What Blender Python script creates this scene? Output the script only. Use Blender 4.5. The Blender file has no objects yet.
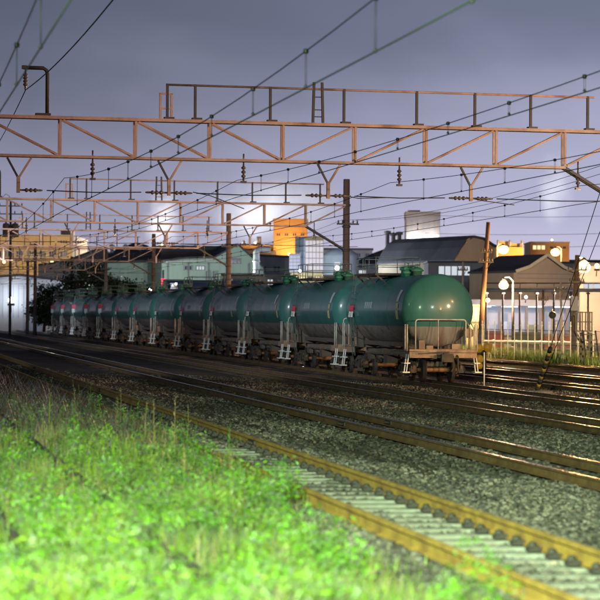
import bpy, bmesh, math, random
import numpy as np
from mathutils import Matrix, Vector

SC = bpy.context.scene
COL = SC.collection
rng = random.Random(7)
nr = np.random.RandomState(11)

# ------------------------------------------------------------------ camera
TH = math.atan(430 / 2400)            # yaw between the lens axis and the tracks (+Y)
CT, ST = math.cos(TH), math.sin(TH)
CAMZ = 2.5                            # above the rail heads of the tank train
ROLL = 0.006
cam_d = bpy.data.cameras.new('camera')
cam = bpy.data.objects.new('camera', cam_d)
COL.objects.link(cam)
cam_d.sensor_width = 36.0
cam_d.lens = 144.0
cam_d.clip_start = 0.5
cam_d.clip_end = 6000
cam_d.dof.use_dof = True
cam_d.dof.focus_distance = 72.0
cam_d.dof.aperture_fstop = 2.8
cam.matrix_world = (Matrix.Translation((0, 0, CAMZ)) @ Matrix.Rotation(-TH, 4, 'Z')
                    @ Matrix.Rotation(math.pi / 2 + 13.6 / 2400, 4, 'X') @ Matrix.Rotation(ROLL, 4, 'Z'))
SC.camera = cam

# ------------------------------------------------------------------ exposure, world, area lights
SC.view_settings.view_transform = 'Standard'
SC.view_settings.look = 'None'
SC.view_settings.gamma = 1.0
SC.view_settings.exposure = 0.0
SC.cycles.use_denoising = True
SC.cycles.max_bounces = 6
SC.cycles.volume_bounces = 2
SC.cycles.sample_clamp_indirect = 4.0
SC.cycles.caustics_reflective = False
SC.cycles.caustics_refractive = False

world = bpy.data.worlds.new('World')
SC.world = world
world.use_nodes = True
wn, wl = world.node_tree.nodes, world.node_tree.links
wn.clear()


def N(nodes, typ, **kw):
    n = nodes.new(typ)
    for k, v in kw.items():
        setattr(n, k, v)
    return n


w_out = N(wn, 'ShaderNodeOutputWorld')
w_bg = N(wn, 'ShaderNodeBackground')
w_bg.inputs['Strength'].default_value = 1.0
w_tc = N(wn, 'ShaderNodeTexCoord')
w_sep = N(wn, 'ShaderNodeSeparateXYZ')
wl.new(w_tc.outputs['Generated'], w_sep.inputs[0])
# glow of the lit plant low down, dark slate overhead: elevation ramp
w_map = N(wn, 'ShaderNodeMapRange')
w_map.inputs['From Min'].default_value = 0.0
w_map.inputs['From Max'].default_value = 0.30
w_ramp = N(wn, 'ShaderNodeValToRGB')
er = w_ramp.color_ramp
er.interpolation = 'EASE'
er.elements[0].position = 0.0
er.elements[0].color = (0.63, 0.585, 0.745, 1)
er.elements[1].position = 1.0
er.elements[1].color = (0.034, 0.042, 0.068, 1)
e = er.elements.new(0.16)
e.color = (0.42, 0.42, 0.585, 1)
e = er.elements.new(0.42)
e.color = (0.145, 0.168, 0.245, 1)
wl.new(w_sep.outputs['Z'], w_map.inputs['Value'])
# thin cloud lit from below bends the ramp a little
w_noise = N(wn, 'ShaderNodeTexNoise')
w_noise.inputs['Scale'].default_value = 5.0
w_noise.inputs['Detail'].default_value = 4.0
w_mp = N(wn, 'ShaderNodeMapping')
w_mp.inputs['Scale'].default_value = (1.0, 1.0, 2.2)
wl.new(w_tc.outputs['Generated'], w_mp.inputs['Vector'])
wl.new(w_mp.outputs['Vector'], w_noise.inputs['Vector'])
w_ns = N(wn, 'ShaderNodeMath', operation='MULTIPLY_ADD')
w_ns.inputs[1].default_value = 0.34
w_ns.inputs[2].default_value = -0.17
wl.new(w_noise.outputs['Fac'], w_ns.inputs[0])
w_add = N(wn, 'ShaderNodeMath', operation='ADD', use_clamp=True)
wl.new(w_map.outputs['Result'], w_add.inputs[0])
wl.new(w_ns.outputs[0], w_add.inputs[1])
wl.new(w_add.outputs[0], w_ramp.inputs['Fac'])
# the glow is stronger over the works on the right
w_dot = N(wn, 'ShaderNodeVectorMath', operation='DOT_PRODUCT')
w_dot.inputs[1].default_value = (CT, -ST, 0)
wl.new(w_tc.outputs['Generated'], w_dot.inputs[0])
w_az = N(wn, 'ShaderNodeMapRange')
w_az.interpolation_type = 'SMOOTHSTEP'
w_az.inputs['From Min'].default_value = -0.20
w_az.inputs['From Max'].default_value = 0.14
w_az.inputs['To Min'].default_value = 0.66
w_az.inputs['To Max'].default_value = 1.08
wl.new(w_dot.outputs['Value'], w_az.inputs['Value'])
w_mul = N(wn, 'ShaderNodeVectorMath', operation='SCALE')
wl.new(w_ramp.outputs['Color'], w_mul.inputs[0])
wl.new(w_az.outputs['Result'], w_mul.inputs['Scale'])
# last dusk light: physical sky with the sun under the horizon
w_sky = N(wn, 'ShaderNodeTexSky', sky_type='NISHITA')
w_sky.sun_disc = False
w_sky.sun_elevation = math.radians(-6)
w_sky.sun_rotation = math.radians(60)
w_ss = N(wn, 'ShaderNodeVectorMath', operation='SCALE')
w_ss.inputs['Scale'].default_value = 0.05
wl.new(w_sky.outputs['Color'], w_ss.inputs[0])
w_sum = N(wn, 'ShaderNodeVectorMath', operation='ADD')
wl.new(w_mul.outputs[0], w_sum.inputs[0])
wl.new(w_ss.outputs[0], w_sum.inputs[1])
wl.new(w_sum.outputs[0], w_bg.inputs['Color'])
wl.new(w_bg.outputs[0], w_out.inputs['Surface'])


def point_light(name, loc, watts, color, radius=0.15, parent=None):
    d = bpy.data.lights.new(name, 'POINT')
    d.energy = watts
    d.color = color
    d.shadow_soft_size = radius
    o = bpy.data.objects.new(name, d)
    COL.objects.link(o)
    o.location = loc
    if parent:
        o.parent = parent
    return o


def spot_light(name, loc, target, watts, color, angle=70, blend=0.6, radius=0.2, parent=None):
    d = bpy.data.lights.new(name, 'SPOT')
    d.energy = watts
    d.color = color
    d.shadow_soft_size = radius
    d.spot_size = math.radians(angle)
    d.spot_blend = blend
    o = bpy.data.objects.new(name, d)
    COL.objects.link(o)
    o.location = loc
    v = Vector(target) - Vector(loc)
    o.rotation_euler = v.to_track_quat('-Z', 'Y').to_euler()
    if parent:
        o.parent = parent
    return o


SODIUM = (1.0, 0.52, 0.18)
WARM = (1.0, 0.72, 0.45)
COOL = (0.72, 0.84, 1.0)
MERC = (0.74, 1.0, 0.58)
# yard lamp behind the camera (greenish) and sodium yard floods right of the frame
spot_light('yard_lamp_light', (-5.5, 0.5, 9.5), (4.5, 23.5, 0.3), 132000, MERC, 48, 1.0, 0.25)
spot_light('siding_fill_light', (-9.0, 66.0, 10.0), (19.4, 106.0, 17.5), 58000, (0.86, 0.95, 1.0), 58, 0.7, 0.25)  # unseen fill added to brighten the nearer wagon sides
spot_light('siding_fill_light', (-9.0, 122.0, 10.0), (19.4, 180.0, 14.0), 70000, (0.86, 0.95, 1.0), 44, 1.0, 0.25)  # second added fill, for the farther wagon sides
spot_light('sodium_flood_light', (44.0, 34.0, 8.0), (24.0, 95.0, 3.4), 70000, WARM, 22, 0.8, 0.16)
spot_light('sodium_flood_light', (36.0, 22.0, 7.0), (21.2, 86.0, 3.2), 70000, SODIUM, 12, 0.8, 0.2)
spot_light('white_flood_light', (24.0, 12.0, 8.0), (20.2, 90.0, 4.0), 34000, (0.9, 1.0, 0.9), 9, 0.9, 0.2)
spot_light('fence_fill_light', (42.5, 97.0, 9.0), (39.8, 134.0, 0.2), 85000, (1.0, 0.70, 0.28), 46, 0.8, 0.2)  # unseen spot added to brighten the fence posts and verge
spot_light('end_flood_light', (6.0, 188.0, 8.0), (19.5, 236.0, 2.8), 60000, COOL, 13, 0.7, 0.2)
spot_light('gantry_flood_light', (46.0, 30.0, 9.0), (14.0, 68.0, 8.2), 70000, (1.0, 0.70, 0.52), 24, 0.9, 0.3)
point_light('sodium_lamp_light', (34.0, 64.0, 8.0), 5200, SODIUM, 0.2)


# ------------------------------------------------------------------ helpers
def hor(px):
    return 311 + 0.006 * (px + 130)


def W(px, py, d):
    """World point seen at photo pixel (px,py) at depth d along the lens axis."""
    u = (px - 300) - ROLL * (300 - py)
    r = u / 2400 * d
    z = CAMZ + (hor(px) - py) / 2400 * d
    return Vector((r * CT + d * ST, -r * ST + d * CT, z))


def WX(px, d):
    p = W(px, hor(px), d)
    return p.x, p.y


def Zat(px, py, d):
    return CAMZ + (hor(px) - py) / 2400 * d


MATS = {}


def mat(name, color, rough=0.7, metal=0.0, var=0.25, scale=3.0, dirt=None, dirt_amt=0.4, bump=0.0, bscale=None,
        stretch=(1, 1, 1), spec=0.5, coat=0.0, rnd=False):
    """Principled material with two layers of noise: tone variation and dirt patches."""
    if name in MATS:
        return MATS[name]
    m = bpy.data.materials.new(name)
    m.use_nodes = True
    nt = m.node_tree
    n, l = nt.nodes, nt.links
    b = n['Principled BSDF']
    tc = N(n, 'ShaderNodeTexCoord')
    mp = N(n, 'ShaderNodeMapping')
    mp.inputs['Scale'].default_value = stretch
    l.new(tc.outputs['Object'], mp.inputs['Vector'])
    if rnd:                                   # each copy weathers in its own way
        oi = N(n, 'ShaderNodeObjectInfo')
        sc_ = N(n, 'ShaderNodeMath', operation='MULTIPLY')
        sc_.inputs[1].default_value = 60.0
        l.new(oi.outputs['Random'], sc_.inputs[0])
        cx = N(n, 'ShaderNodeCombineXYZ')
        for q_ in 'XYZ':
            l.new(sc_.outputs[0], cx.inputs[q_])
        l.new(cx.outputs[0], mp.inputs['Location'])
    nz = N(n, 'ShaderNodeTexNoise')
    nz.inputs['Scale'].default_value = scale
    nz.inputs['Detail'].default_value = 6
    nz.inputs['Roughness'].default_value = 0.65
    l.new(mp.outputs[0], nz.inputs['Vector'])
    rp = N(n, 'ShaderNodeValToRGB')
    c = color
    rp.color_ramp.elements[0].position = 0.3
    rp.color_ramp.elements[0].color = (c[0] * (1 - var), c[1] * (1 - var), c[2] * (1 - var), 1)
    rp.color_ramp.elements[1].position = 0.72
    rp.color_ramp.elements[1].color = (min(1, c[0] * (1 + var)), min(1, c[1] * (1 + var)), min(1, c[2] * (1 + var)), 1)
    l.new(nz.outputs['Fac'], rp.inputs['Fac'])
    last = rp.outputs['Color']
    if dirt:
        nz2 = N(n, 'ShaderNodeTexNoise')
        nz2.inputs['Scale'].default_value = scale * 0.37
        nz2.inputs['Detail'].default_value = 8
        l.new(mp.outputs[0], nz2.inputs['Vector'])
        r2 = N(n, 'ShaderNodeValToRGB')
        r2.color_ramp.elements[0].position = 0.48
        r2.color_ramp.elements[1].position = 0.66
        r2.color_ramp.elements[0].color = (0, 0, 0, 1)
        r2.color_ramp.elements[1].color = (dirt_amt,) * 3 + (1,)
        l.new(nz2.outputs['Fac'], r2.inputs['Fac'])
        mx = N(n, 'ShaderNodeMix', data_type='RGBA')
        l.new(r2.outputs['Color'], mx.inputs['Factor'])
        l.new(last, mx.inputs['A'])
        mx.inputs['B'].default_value = (*dirt, 1)
        last = mx.outputs['Result']
    l.new(last, b.inputs['Base Color'])
    b.inputs['Roughness'].default_value = rough
    b.inputs['Metallic'].default_value = metal
    b.inputs['Specular IOR Level'].default_value = spec
    b.inputs['Coat Weight'].default_value = coat
    b.inputs['Coat Roughness'].default_value = 0.12
    rr = N(n, 'ShaderNodeMapRange')
    rr.inputs['To Min'].default_value = max(0.02, rough - 0.12)
    rr.inputs['To Max'].default_value = min(1, rough + 0.12)
    l.new(nz.outputs['Fac'], rr.inputs['Value'])
    l.new(rr.outputs['Result'], b.inputs['Roughness'])
    if bump:
        bp = N(n, 'ShaderNodeBump')
        bp.inputs['Strength'].default_value = bump
        bp.inputs['Distance'].default_value = 0.05
        nb = N(n, 'ShaderNodeTexNoise')
        nb.inputs['Scale'].default_value = bscale or scale * 4
        nb.inputs['Detail'].default_value = 5
        l.new(mp.outputs[0], nb.inputs['Vector'])
        l.new(nb.outputs['Fac'], bp.inputs['Height'])
        l.new(bp.outputs['Normal'], b.inputs['Normal'])
    MATS[name] = m
    return m


def emit(name, color, strength):
    if name in MATS:
        return MATS[name]
    m = bpy.data.materials.new(name)
    m.use_nodes = True
    n, l = m.node_tree.nodes, m.node_tree.links
    n.clear()
    o = N(n, 'ShaderNodeOutputMaterial')
    em = N(n, 'ShaderNodeEmission')
    em.inputs['Color'].default_value = (*color, 1)
    em.inputs['Strength'].default_value = strength
    l.new(em.outputs[0], o.inputs['Surface'])
    MATS[name] = m
    return m


def tag(o, label=None, cat=None, group=None, kind=None):
    if label:
        o['label'] = label
    if cat:
        o['category'] = cat
    if group:
        o['group'] = group
    if kind:
        o['kind'] = kind
    return o


def thing(name, label, cat, loc=(0, 0, 0), rz=0.0, group=None):
    o = bpy.data.objects.new(name, None)
    o.empty_display_size = 0.3
    COL.objects.link(o)
    o.location = loc
    o.rotation_euler = (0, 0, rz)
    return tag(o, label, cat, group)


def place(name, me, parent=None, loc=(0, 0, 0), rot=(0, 0, 0)):
    o = bpy.data.objects.new(name, me)
    COL.objects.link(o)
    if parent:
        o.parent = parent
    o.location = loc
    o.rotation_euler = rot
    return o


def copy_tree(o, parent=None):
    c = o.copy()
    COL.objects.link(c)
    if parent:
        c.parent = parent
    for ch in list(o.children):
        copy_tree(ch, c)
    return c


class MB:
    """Collects simple solids; build() links them as one mesh object."""

    def __init__(s):
        s.v, s.f, s.m, s.sm = [], [], [], []

    def add(s, vs, fs, mi=0, smooth=False):
        o = len(s.v)
        s.v += [tuple(v) for v in vs]
        for f in fs:
            s.f.append(tuple(i + o for i in f))
            s.m.append(mi)
            s.sm.append(smooth)
        return s

    def box(s, c, d, mi=0, rot=None):
        x, y, z = d[0] / 2, d[1] / 2, d[2] / 2
        vs = [Vector(p) for p in ((-x, -y, -z), (x, -y, -z), (x, y, -z), (-x, y, -z), (-x, -y, z), (x, -y, z), (x, y, z), (-x, y, z))]
        if rot is not None:
            vs = [rot @ v for v in vs]
        vs = [v + Vector(c) for v in vs]
        return s.add(vs, [(0, 3, 2, 1), (4, 5, 6, 7), (0, 1, 5, 4), (1, 2, 6, 5), (2, 3, 7, 6), (3, 0, 4, 7)], mi)

    def bar(s, p0, p1, w, h, mi=0, up=(0, 0, 1)):
        """Rectangular bar from p0 to p1, w sideways, h along up."""
        p0, p1 = Vector(p0), Vector(p1)
        d = (p1 - p0)
        L = d.length
        d.normalize()
        upv = Vector(up)
        if abs(d.dot(upv)) > 0.98:
            upv = Vector((0, 1, 0))
        sx = d.cross(upv).normalized()
        sz = sx.cross(d).normalized()
        rot = Matrix((sx, d, sz)).transposed()
        return s.box((p0 + p1) / 2, (w, L, h), mi, rot)

    def tube(s, pts, r, n=8, mi=0, cap=True, smooth=True):
        pts = [Vector(p) for p in pts]
        rs = r if isinstance(r, (list, tuple)) else [r] * len(pts)
        vs, fs = [], []
        ref = None
        for i, p in enumerate(pts):
            d = (pts[min(i + 1, len(pts) - 1)] - pts[max(i - 1, 0)]).normalized()
            if ref is None:
                a = Vector((0, 0, 1)) if abs(d.z) < 0.9 else Vector((1, 0, 0))
                ref = d.cross(a).normalized()
            ref = (ref - d * ref.dot(d)).normalized()
            b = d.cross(ref)
            for k in range(n):
                t = 2 * math.pi * k / n
                vs.append(p + (ref * math.cos(t) + b * math.sin(t)) * rs[i])
        for i in range(len(pts) - 1):
            for k in range(n):
                k2 = (k + 1) % n
                fs.append((i * n + k, i * n + k2, (i + 1) * n + k2, (i + 1) * n + k))
        s.add(vs, fs, mi, smooth)
        if cap:
            m = (len(pts) - 1) * n
            o = len(s.v) - len(vs)
            s.f.append(tuple(o + k for k in range(n - 1, -1, -1)))
            s.f.append(tuple(o + m + k for k in range(n)))
            s.m += [mi, mi]
            s.sm += [False, False]
        return s

    def lathe(s, prof, org=(0, 0, 0), axis='Z', n=16, mi=0, smooth=True):
        """prof: (radius, along axis); spun about the axis through org."""
        vs, fs = [], []
        for r, a in prof:
            for k in range(n):
                t = 2 * math.pi * k / n
                c, q = r * math.cos(t), r * math.sin(t)
                v = (c, q, a) if axis == 'Z' else ((a, c, q) if axis == 'X' else (q, a, c))
                vs.append(Vector(v) + Vector(org))
        for i in range(len(prof) - 1):
            for k in range(n):
                k2 = (k + 1) % n
                fs.append((i * n + k, i * n + k2, (i + 1) * n + k2, (i + 1) * n + k))
        if prof[0][0] > 1e-4:
            fs.append(tuple(range(n - 1, -1, -1)))
        if prof[-1][0] > 1e-4:
            m = (len(prof) - 1) * n
            fs.append(tuple(m + k for k in range(n)))
        return s.add(vs, fs, mi, smooth)

    def prism(s, poly, y0, y1, mi=0):
        """poly of (x,z) extruded along y."""
        n = len(poly)
        vs = [(x, y0, z) for x, z in poly] + [(x, y1, z) for x, z in poly]
        fs = [tuple(range(n)), tuple(range(2 * n - 1, n - 1, -1))]
        for k in range(n):
            k2 = (k + 1) % n
            fs.append((k, n + k, n + k2, k2))
        return s.add(vs, fs, mi)

    def mesh(s, name, mats):
        me = bpy.data.meshes.new(name)
        me.from_pydata(s.v, [], s.f)
        for m in (mats if isinstance(mats, (list, tuple)) else [mats]):
            me.materials.append(m)
        me.polygons.foreach_set('material_index', s.m)
        me.polygons.foreach_set('use_smooth', s.sm)
        me.validate()
        bm = bmesh.new()
        bm.from_mesh(me)
        bmesh.ops.recalc_face_normals(bm, faces=bm.faces)
        bm.to_mesh(me)
        bm.free()
        return me

    def build(s, name, mats, parent=None, loc=(0, 0, 0), rot=(0, 0, 0)):
        return place(name, s.mesh(name, mats), parent, loc, rot)


def np_mesh(name, V, F, mats, colors=None, smooth=False):
    """V (n,3), F (m,k) numpy -> mesh; colors per vertex (n,3) -> attribute 'tint'."""
    me = bpy.data.meshes.new(name)
    me.vertices.add(len(V))
    me.vertices.foreach_set('co', np.asarray(V, np.float32).ravel())
    m, k = F.shape
    me.loops.add(m * k)
    me.loops.foreach_set('vertex_index', F.astype(np.int32).ravel())
    me.polygons.add(m)
    me.polygons.foreach_set('loop_start', np.arange(0, m * k, k, dtype=np.int32))
    me.polygons.foreach_set('use_smooth', np.full(m, smooth))
    for q in mats:
        me.materials.append(q)
    if colors is not None:
        at = me.color_attributes.new('tint', 'FLOAT_COLOR', 'POINT')
        c4 = np.ones((len(V), 4), np.float32)
        c4[:, :3] = colors
        at.data.foreach_set('color', c4.ravel())
    me.update()
    me.validate()
    return me


# ------------------------------------------------------------------ materials
M_RUST = mat('rail_rust', (0.27, 0.165, 0.030), 0.75, 0.0, 0.35, 5.0, (0.10, 0.04, 0.02), 0.6, 0.25)
M_RUST2 = mat('rail_rust_dark', (0.15, 0.088, 0.030), 0.75, 0.0, 0.35, 5.0, (0.07, 0.035, 0.02), 0.6, 0.25)
M_RAILTOP = mat('rail_head_steel', (0.40, 0.36, 0.33), 0.28, 1.0, 0.2, 8.0, (0.22, 0.12, 0.07), 0.7)
M_CONC = mat('sleeper_concrete', (0.205, 0.21, 0.19), 0.9, 0, 0.22, 6.0, (0.16, 0.14, 0.11), 0.7, 0.3)
M_WOOD = mat('sleeper_wood', (0.055, 0.042, 0.034), 0.9, 0, 0.4, 5.0, (0.10, 0.08, 0.06), 0.5, 0.4)
M_IRON = mat('dark_iron', (0.035, 0.030, 0.028), 0.65, 0.2, 0.3, 9.0, (0.09, 0.045, 0.02), 0.6, 0.2)
M_GREEN = mat('tank_green_paint', (0.034, 0.130, 0.117), 0.36, 0, 0.16, 0.8, (0.06, 0.105, 0.098), 0.65, 0.0, 2.0, (1, 1, 0.45), 0.18, 0.14, rnd=True)
M_LOWER = mat('tank_grey_paint', (0.18, 0.16, 0.15), 0.6, 0, 0.3, 2.4, (0.11, 0.055, 0.035), 0.75, 0.0, 6, (4.5, 1.5, 0.3), rnd=True)
M_FRAME = mat('underframe_grime', (0.10, 0.082, 0.072), 0.75, 0.1, 0.35, 4.0, (0.14, 0.07, 0.035), 0.6, 0.2)
M_PALE = mat('pale_grey_paint', (0.46, 0.43, 0.38), 0.6, 0, 0.2, 6.0, (0.22, 0.12, 0.06), 0.6)
M_WHITE = mat('white_paint', (0.72, 0.71, 0.68), 0.5, 0, 0.12, 6.0, (0.35, 0.30, 0.25), 0.5)
M_RED = mat('red_paint', (0.55, 0.02, 0.06), 0.4, 0, 0.15, 6.0)
M_YELLOW = mat('yellow_paint', (0.75, 0.50, 0.02), 0.45, 0, 0.12, 6.0, (0.3, 0.18, 0.03), 0.4)
M_GANTRY = mat('gantry_paint', (0.50, 0.30, 0.225), 0.65, 0, 0.22, 3.0, (0.16, 0.065, 0.03), 0.7, 0.08)
M_GANTRY_DK = mat('gantry_dark_steel', (0.055, 0.048, 0.046), 0.6, 0.2, 0.3, 4.0, (0.12, 0.055, 0.03), 0.5)
M_POST = mat('post_brown', (0.105, 0.062, 0.050), 0.8, 0, 0.3, 2.5, (0.06, 0.035, 0.028), 0.7, 0.15, None, (3, 3, 0.6))
M_WIRE = mat('wire_copper', (0.035, 0.035, 0.035), 0.55, 0.5, 0.2, 2.0)
M_PORC = mat('insulator_brown', (0.12, 0.08, 0.06), 0.25, 0, 0.2, 12.0)
M_RODPOLE = mat('wood_pole', (0.075, 0.042, 0.026), 0.85, 0, 0.35, 3.0, (0.07, 0.04, 0.025), 0.6, 0.3, None, (3, 3, 0.4))

# ------------------------------------------------------------------ ground
GP = [(-400, 1.2), (-6, 0.62), (0.0, 0.52), (1.2, 0.50), (2.5, 0.50), (3.7, 0.42), (4.25, 0.43), (4.68, 0.425), (4.84, 0.375), (6.3, 0.365), (7.1, 0.20), (8.2, 0.10),
      (9.2, 0.06), (11.8, 0.05), (13.0, 0.0), (14.8, -0.085), (17.0, -0.10), (18.6, -0.175), (24, -0.195), (42, -0.2), (70, -0.3), (4000, -0.3)]
GPX = np.array([p[0] for p in GP])
GPZ = np.array([p[1] for p in GP])


def gz(x):
    return np.interp(x, GPX, GPZ)


def ground_noise(x, y):
    return (0.018 * np.sin(x * 2.1 + 0.6 * np.sin(y * 0.9)) * np.sin(y * 1.3 + x) + 0.012 * np.sin(x * 5.3 + y * 3.1) * np.sin(y * 4.1 - x * 2.0)) * \
        np.clip((60 - np.abs(x - 10)) / 40, 0, 1)


def make_ground_mat():
    m = bpy.data.materials.new('yard_ground')
    m.use_nodes = True
    n, l = m.node_tree.nodes, m.node_tree.links
    b = n['Principled BSDF']
    b.inputs['Roughness'].default_value = 0.95
    b.inputs['Specular IOR Level'].default_value = 0.2
    tc = N(n, 'ShaderNodeTexCoord')
    sp = N(n, 'ShaderNodeSeparateXYZ')
    l.new(tc.outputs['Object'], sp.inputs[0])
    vor = N(n, 'ShaderNodeTexVoronoi')
    vor.inputs['Scale'].default_value = 14
    l.new(tc.outputs['Object'], vor.inputs['Vector'])
    vr = N(n, 'ShaderNodeValToRGB')
    vr.color_ramp.elements[0].color = (0.035, 0.030, 0.027, 1)
    vr.color_ramp.elements[1].color = (0.13, 0.115, 0.10, 1)
    sv = N(n, 'ShaderNodeSeparateColor')
    l.new(vor.outputs['Color'], sv.inputs[0])
    l.new(sv.outputs[0], vr.inputs['Fac'])
    nz = N(n, 'ShaderNodeTexNoise')
    nz.inputs['Scale'].default_value = 0.35
    nz.inputs['Detail'].default_value = 8
    l.new(tc.outputs['Object'], nz.inputs['Vector'])
    r2 = N(n, 'ShaderNodeValToRGB')
    r2.color_ramp.elements[0].position = 0.38
    r2.color_ramp.elements[1].position = 0.66
    r2.color_ramp.elements[0].color = (0.55, 0.48, 0.46, 1)
    r2.color_ramp.elements[1].color = (1.25, 1.15, 1.05, 1)
    l.new(nz.outputs['Fac'], r2.inputs['Fac'])
    mu = N(n, 'ShaderNodeMix', data_type='RGBA', blend_type='MULTIPLY')
    mu.inputs['Factor'].default_value = 1
    l.new(vr.outputs['Color'], mu.inputs['A'])
    l.new(r2.outputs['Color'], mu.inputs['B'])
    # soil under the weeds on the left, short verge grass beyond the fence on the right
    nx = N(n, 'ShaderNodeMath', operation='MULTIPLY_ADD')
    nx.inputs[1].default_value = 1.6
    l.new(nz.outputs['Fac'], nx.inputs[0])
    l.new(sp.outputs['X'], nx.inputs[2])
    s1 = N(n, 'ShaderNodeMapRange')
    s1.inputs['From Min'].default_value = 4.6
    s1.inputs['From Max'].default_value = 5.2
    l.new(nx.outputs[0], s1.inputs['Value'])
    mx = N(n, 'ShaderNodeMix', data_type='RGBA')
    l.new(s1.outputs['Result'], mx.inputs['Factor'])
    mx.inputs['A'].default_value = (0.045, 0.038, 0.018, 1)
    l.new(mu.outputs['Result'], mx.inputs['B'])
    s2 = N(n, 'ShaderNodeMapRange')
    s2.inputs['From Min'].default_value = 38.0
    s2.inputs['From Max'].default_value = 39.2
    l.new(nx.outputs[0], s2.inputs['Value'])
    s3 = N(n, 'ShaderNodeMapRange')
    s3.inputs['From Min'].default_value = 55.0
    s3.inputs['From Max'].default_value = 57.0
    l.new(nx.outputs[0], s3.inputs['Value'])
    gr = N(n, 'ShaderNodeValToRGB')
    gr.color_ramp.elements[0].color = (0.04, 0.06, 0.012, 1)
    gr.color_ramp.elements[1].color = (0.13, 0.17, 0.035, 1)
    ng = N(n, 'ShaderNodeTexNoise')
    ng.inputs['Scale'].default_value = 2.2
    ng.inputs['Detail'].default_value = 8
    l.new(tc.outputs['Object'], ng.inputs['Vector'])
    l.new(ng.outputs['Fac'], gr.inputs['Fac'])
    mx2 = N(n, 'ShaderNodeMix', data_type='RGBA')
    l.new(s2.outputs['Result'], mx2.inputs['Factor'])
    l.new(mx.outputs['Result'], mx2.inputs['A'])
    l.new(gr.outputs['Color'], mx2.inputs['B'])
    mx3 = N(n, 'ShaderNodeMix', data_type='RGBA')
    l.new(s3.outputs['Result'], mx3.inputs['Factor'])
    l.new(mx2.outputs['Result'], mx3.inputs['A'])
    mx3.inputs['B'].default_value = (0.07, 0.068, 0.065, 1)
    l.new(mx3.outputs['Result'], b.inputs['Base Color'])
    bp = N(n, 'ShaderNodeBump')
    bp.inputs['Strength'].default_value = 0.9
    bp.inputs['Distance'].default_value = 0.03
    l.new(vor.outputs['Distance'], bp.inputs['Height'])
    bp.invert = True
    l.new(bp.outputs['Normal'], b.inputs['Normal'])
    return m


gxs = np.concatenate([[-230, -150, -60, -25, -12], np.arange(-6, 4.0, 0.3), np.arange(4.0, 5.2, 0.12), np.arange(5.2, 26, 0.3), np.arange(26, 60, 2.5), [60, 70, 100, 160, 300, 700, 1000]])
gys = np.concatenate([[-180, -80, -30, -10], np.arange(0, 60, 0.5), np.arange(60, 130, 2), np.arange(130, 420, 15), [420, 600, 900, 1500]])
GX, GY = np.meshgrid(gxs, gys)
GZ = gz(GX) + ground_noise(GX, GY)
nxn, nyn = len(gxs), len(gys)
gv = np.stack([GX.ravel(), GY.ravel(), GZ.ravel()], 1)
ii, jj = np.meshgrid(np.arange(nxn - 1), np.arange(nyn - 1))
q0 = (jj * nxn + ii).ravel()
gf = np.stack([q0, q0 + 1, q0 + nxn + 1, q0 + nxn], 1)
M_GROUND = make_ground_mat()
ground = place('ground', np_mesh('ground', gv, gf, [M_GROUND], smooth=True))
tag(ground, kind='structure')

# ------------------------------------------------------------------ ballast stones (real stones where they can be told apart)
M_STONE = bpy.data.materials.new('ballast_stone')
M_STONE.use_nodes = True
_n, _l = M_STONE.node_tree.nodes, M_STONE.node_tree.links
_at = N(_n, 'ShaderNodeAttribute', attribute_name='tint')
_l.new(_at.outputs['Color'], _n['Principled BSDF'].inputs['Base Color'])
_n['Principled BSDF'].inputs['Roughness'].default_value = 0.9


def stones(count, dmin, dmax, power, size):
    u = nr.rand(count)
    if power == 0:
        d = np.sqrt(dmin ** 2 + u * (dmax ** 2 - dmin ** 2))
    else:
        d = dmin * (dmax / dmin) ** u
    fx = nr.rand(count) * 0.31 - 0.165
    r = fx * d
    x = r * CT + d * ST
    y = -r * ST + d * CT
    return x, y, size * (0.55 + 0.9 * nr.rand(count) ** 1.5)


xs, ys, ss = [], [], []
for a in ((84000, 16, 34, 0, 0.035), (78000, 34, 95, 1, 0.044)):
    x, y, s = stones(*a)
    xs.append(x), ys.append(y), ss.append(s)
x, y, s = np.concatenate(xs), np.concatenate(ys), np.concatenate(ss)
dark_path = np.exp(-((x - 8.0 - 0.3 * np.sin(y * 0.2)) / 0.45) ** 2)
keep = (x > 3.9 + 0.5 * nr.rand(len(x))) & (x < 37) & (nr.rand(len(x)) > 0.75 * dark_path)
t1s = np.abs((y / 0.6) - np.round(y / 0.6)) < 0.22                       # concrete sleepers of the first track stay bare
keep &= ~((x > 4.82) & (x < 6.1) & t1s & (nr.rand(len(x)) > 0.13 + np.clip((y - 26) / 14, 0, 0.9)))
for xr in (4.74, 5.87, 9.9, 11.04, 15.43, 16.57, 20.15, 21.29, 24.43, 25.57, 28.63, 29.77):
    keep &= np.abs(x - xr) > 0.085
x, y, s = x[keep], y[keep], s[keep]
cnt = len(x)
cube = np.array([(-1, -1, -1), (1, -1, -1), (1, 1, -1), (-1, 1, -1), (-1, -1, 1), (1, -1, 1), (1, 1, 1), (-1, 1, 1)], float) * 0.5
V = cube[None] * (0.62 + 0.75 * nr.rand(cnt, 8, 3)) * np.stack([s, s * (0.6 + 0.6 * nr.rand(cnt)), s * (0.5 + 0.4 * nr.rand(cnt))], 1)[:, None, :]
ang = nr.rand(cnt) * 6.283
tilt = (nr.rand(cnt) - 0.5) * 1.3
ca, sa, cb, sb = np.cos(ang)[:, None], np.sin(ang)[:, None], np.cos(tilt)[:, None], np.sin(tilt)[:, None]
y1 = V[..., 1] * cb - V[..., 2] * sb
z1 = V[..., 1] * sb + V[..., 2] * cb
V = np.stack([V[..., 0] * ca - y1 * sa, V[..., 0] * sa + y1 * ca, z1], -1)
zb = gz(x) + ground_noise(x, y) + s * 0.22
V += np.stack([x, y, zb], 1)[:, None, :]
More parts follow.
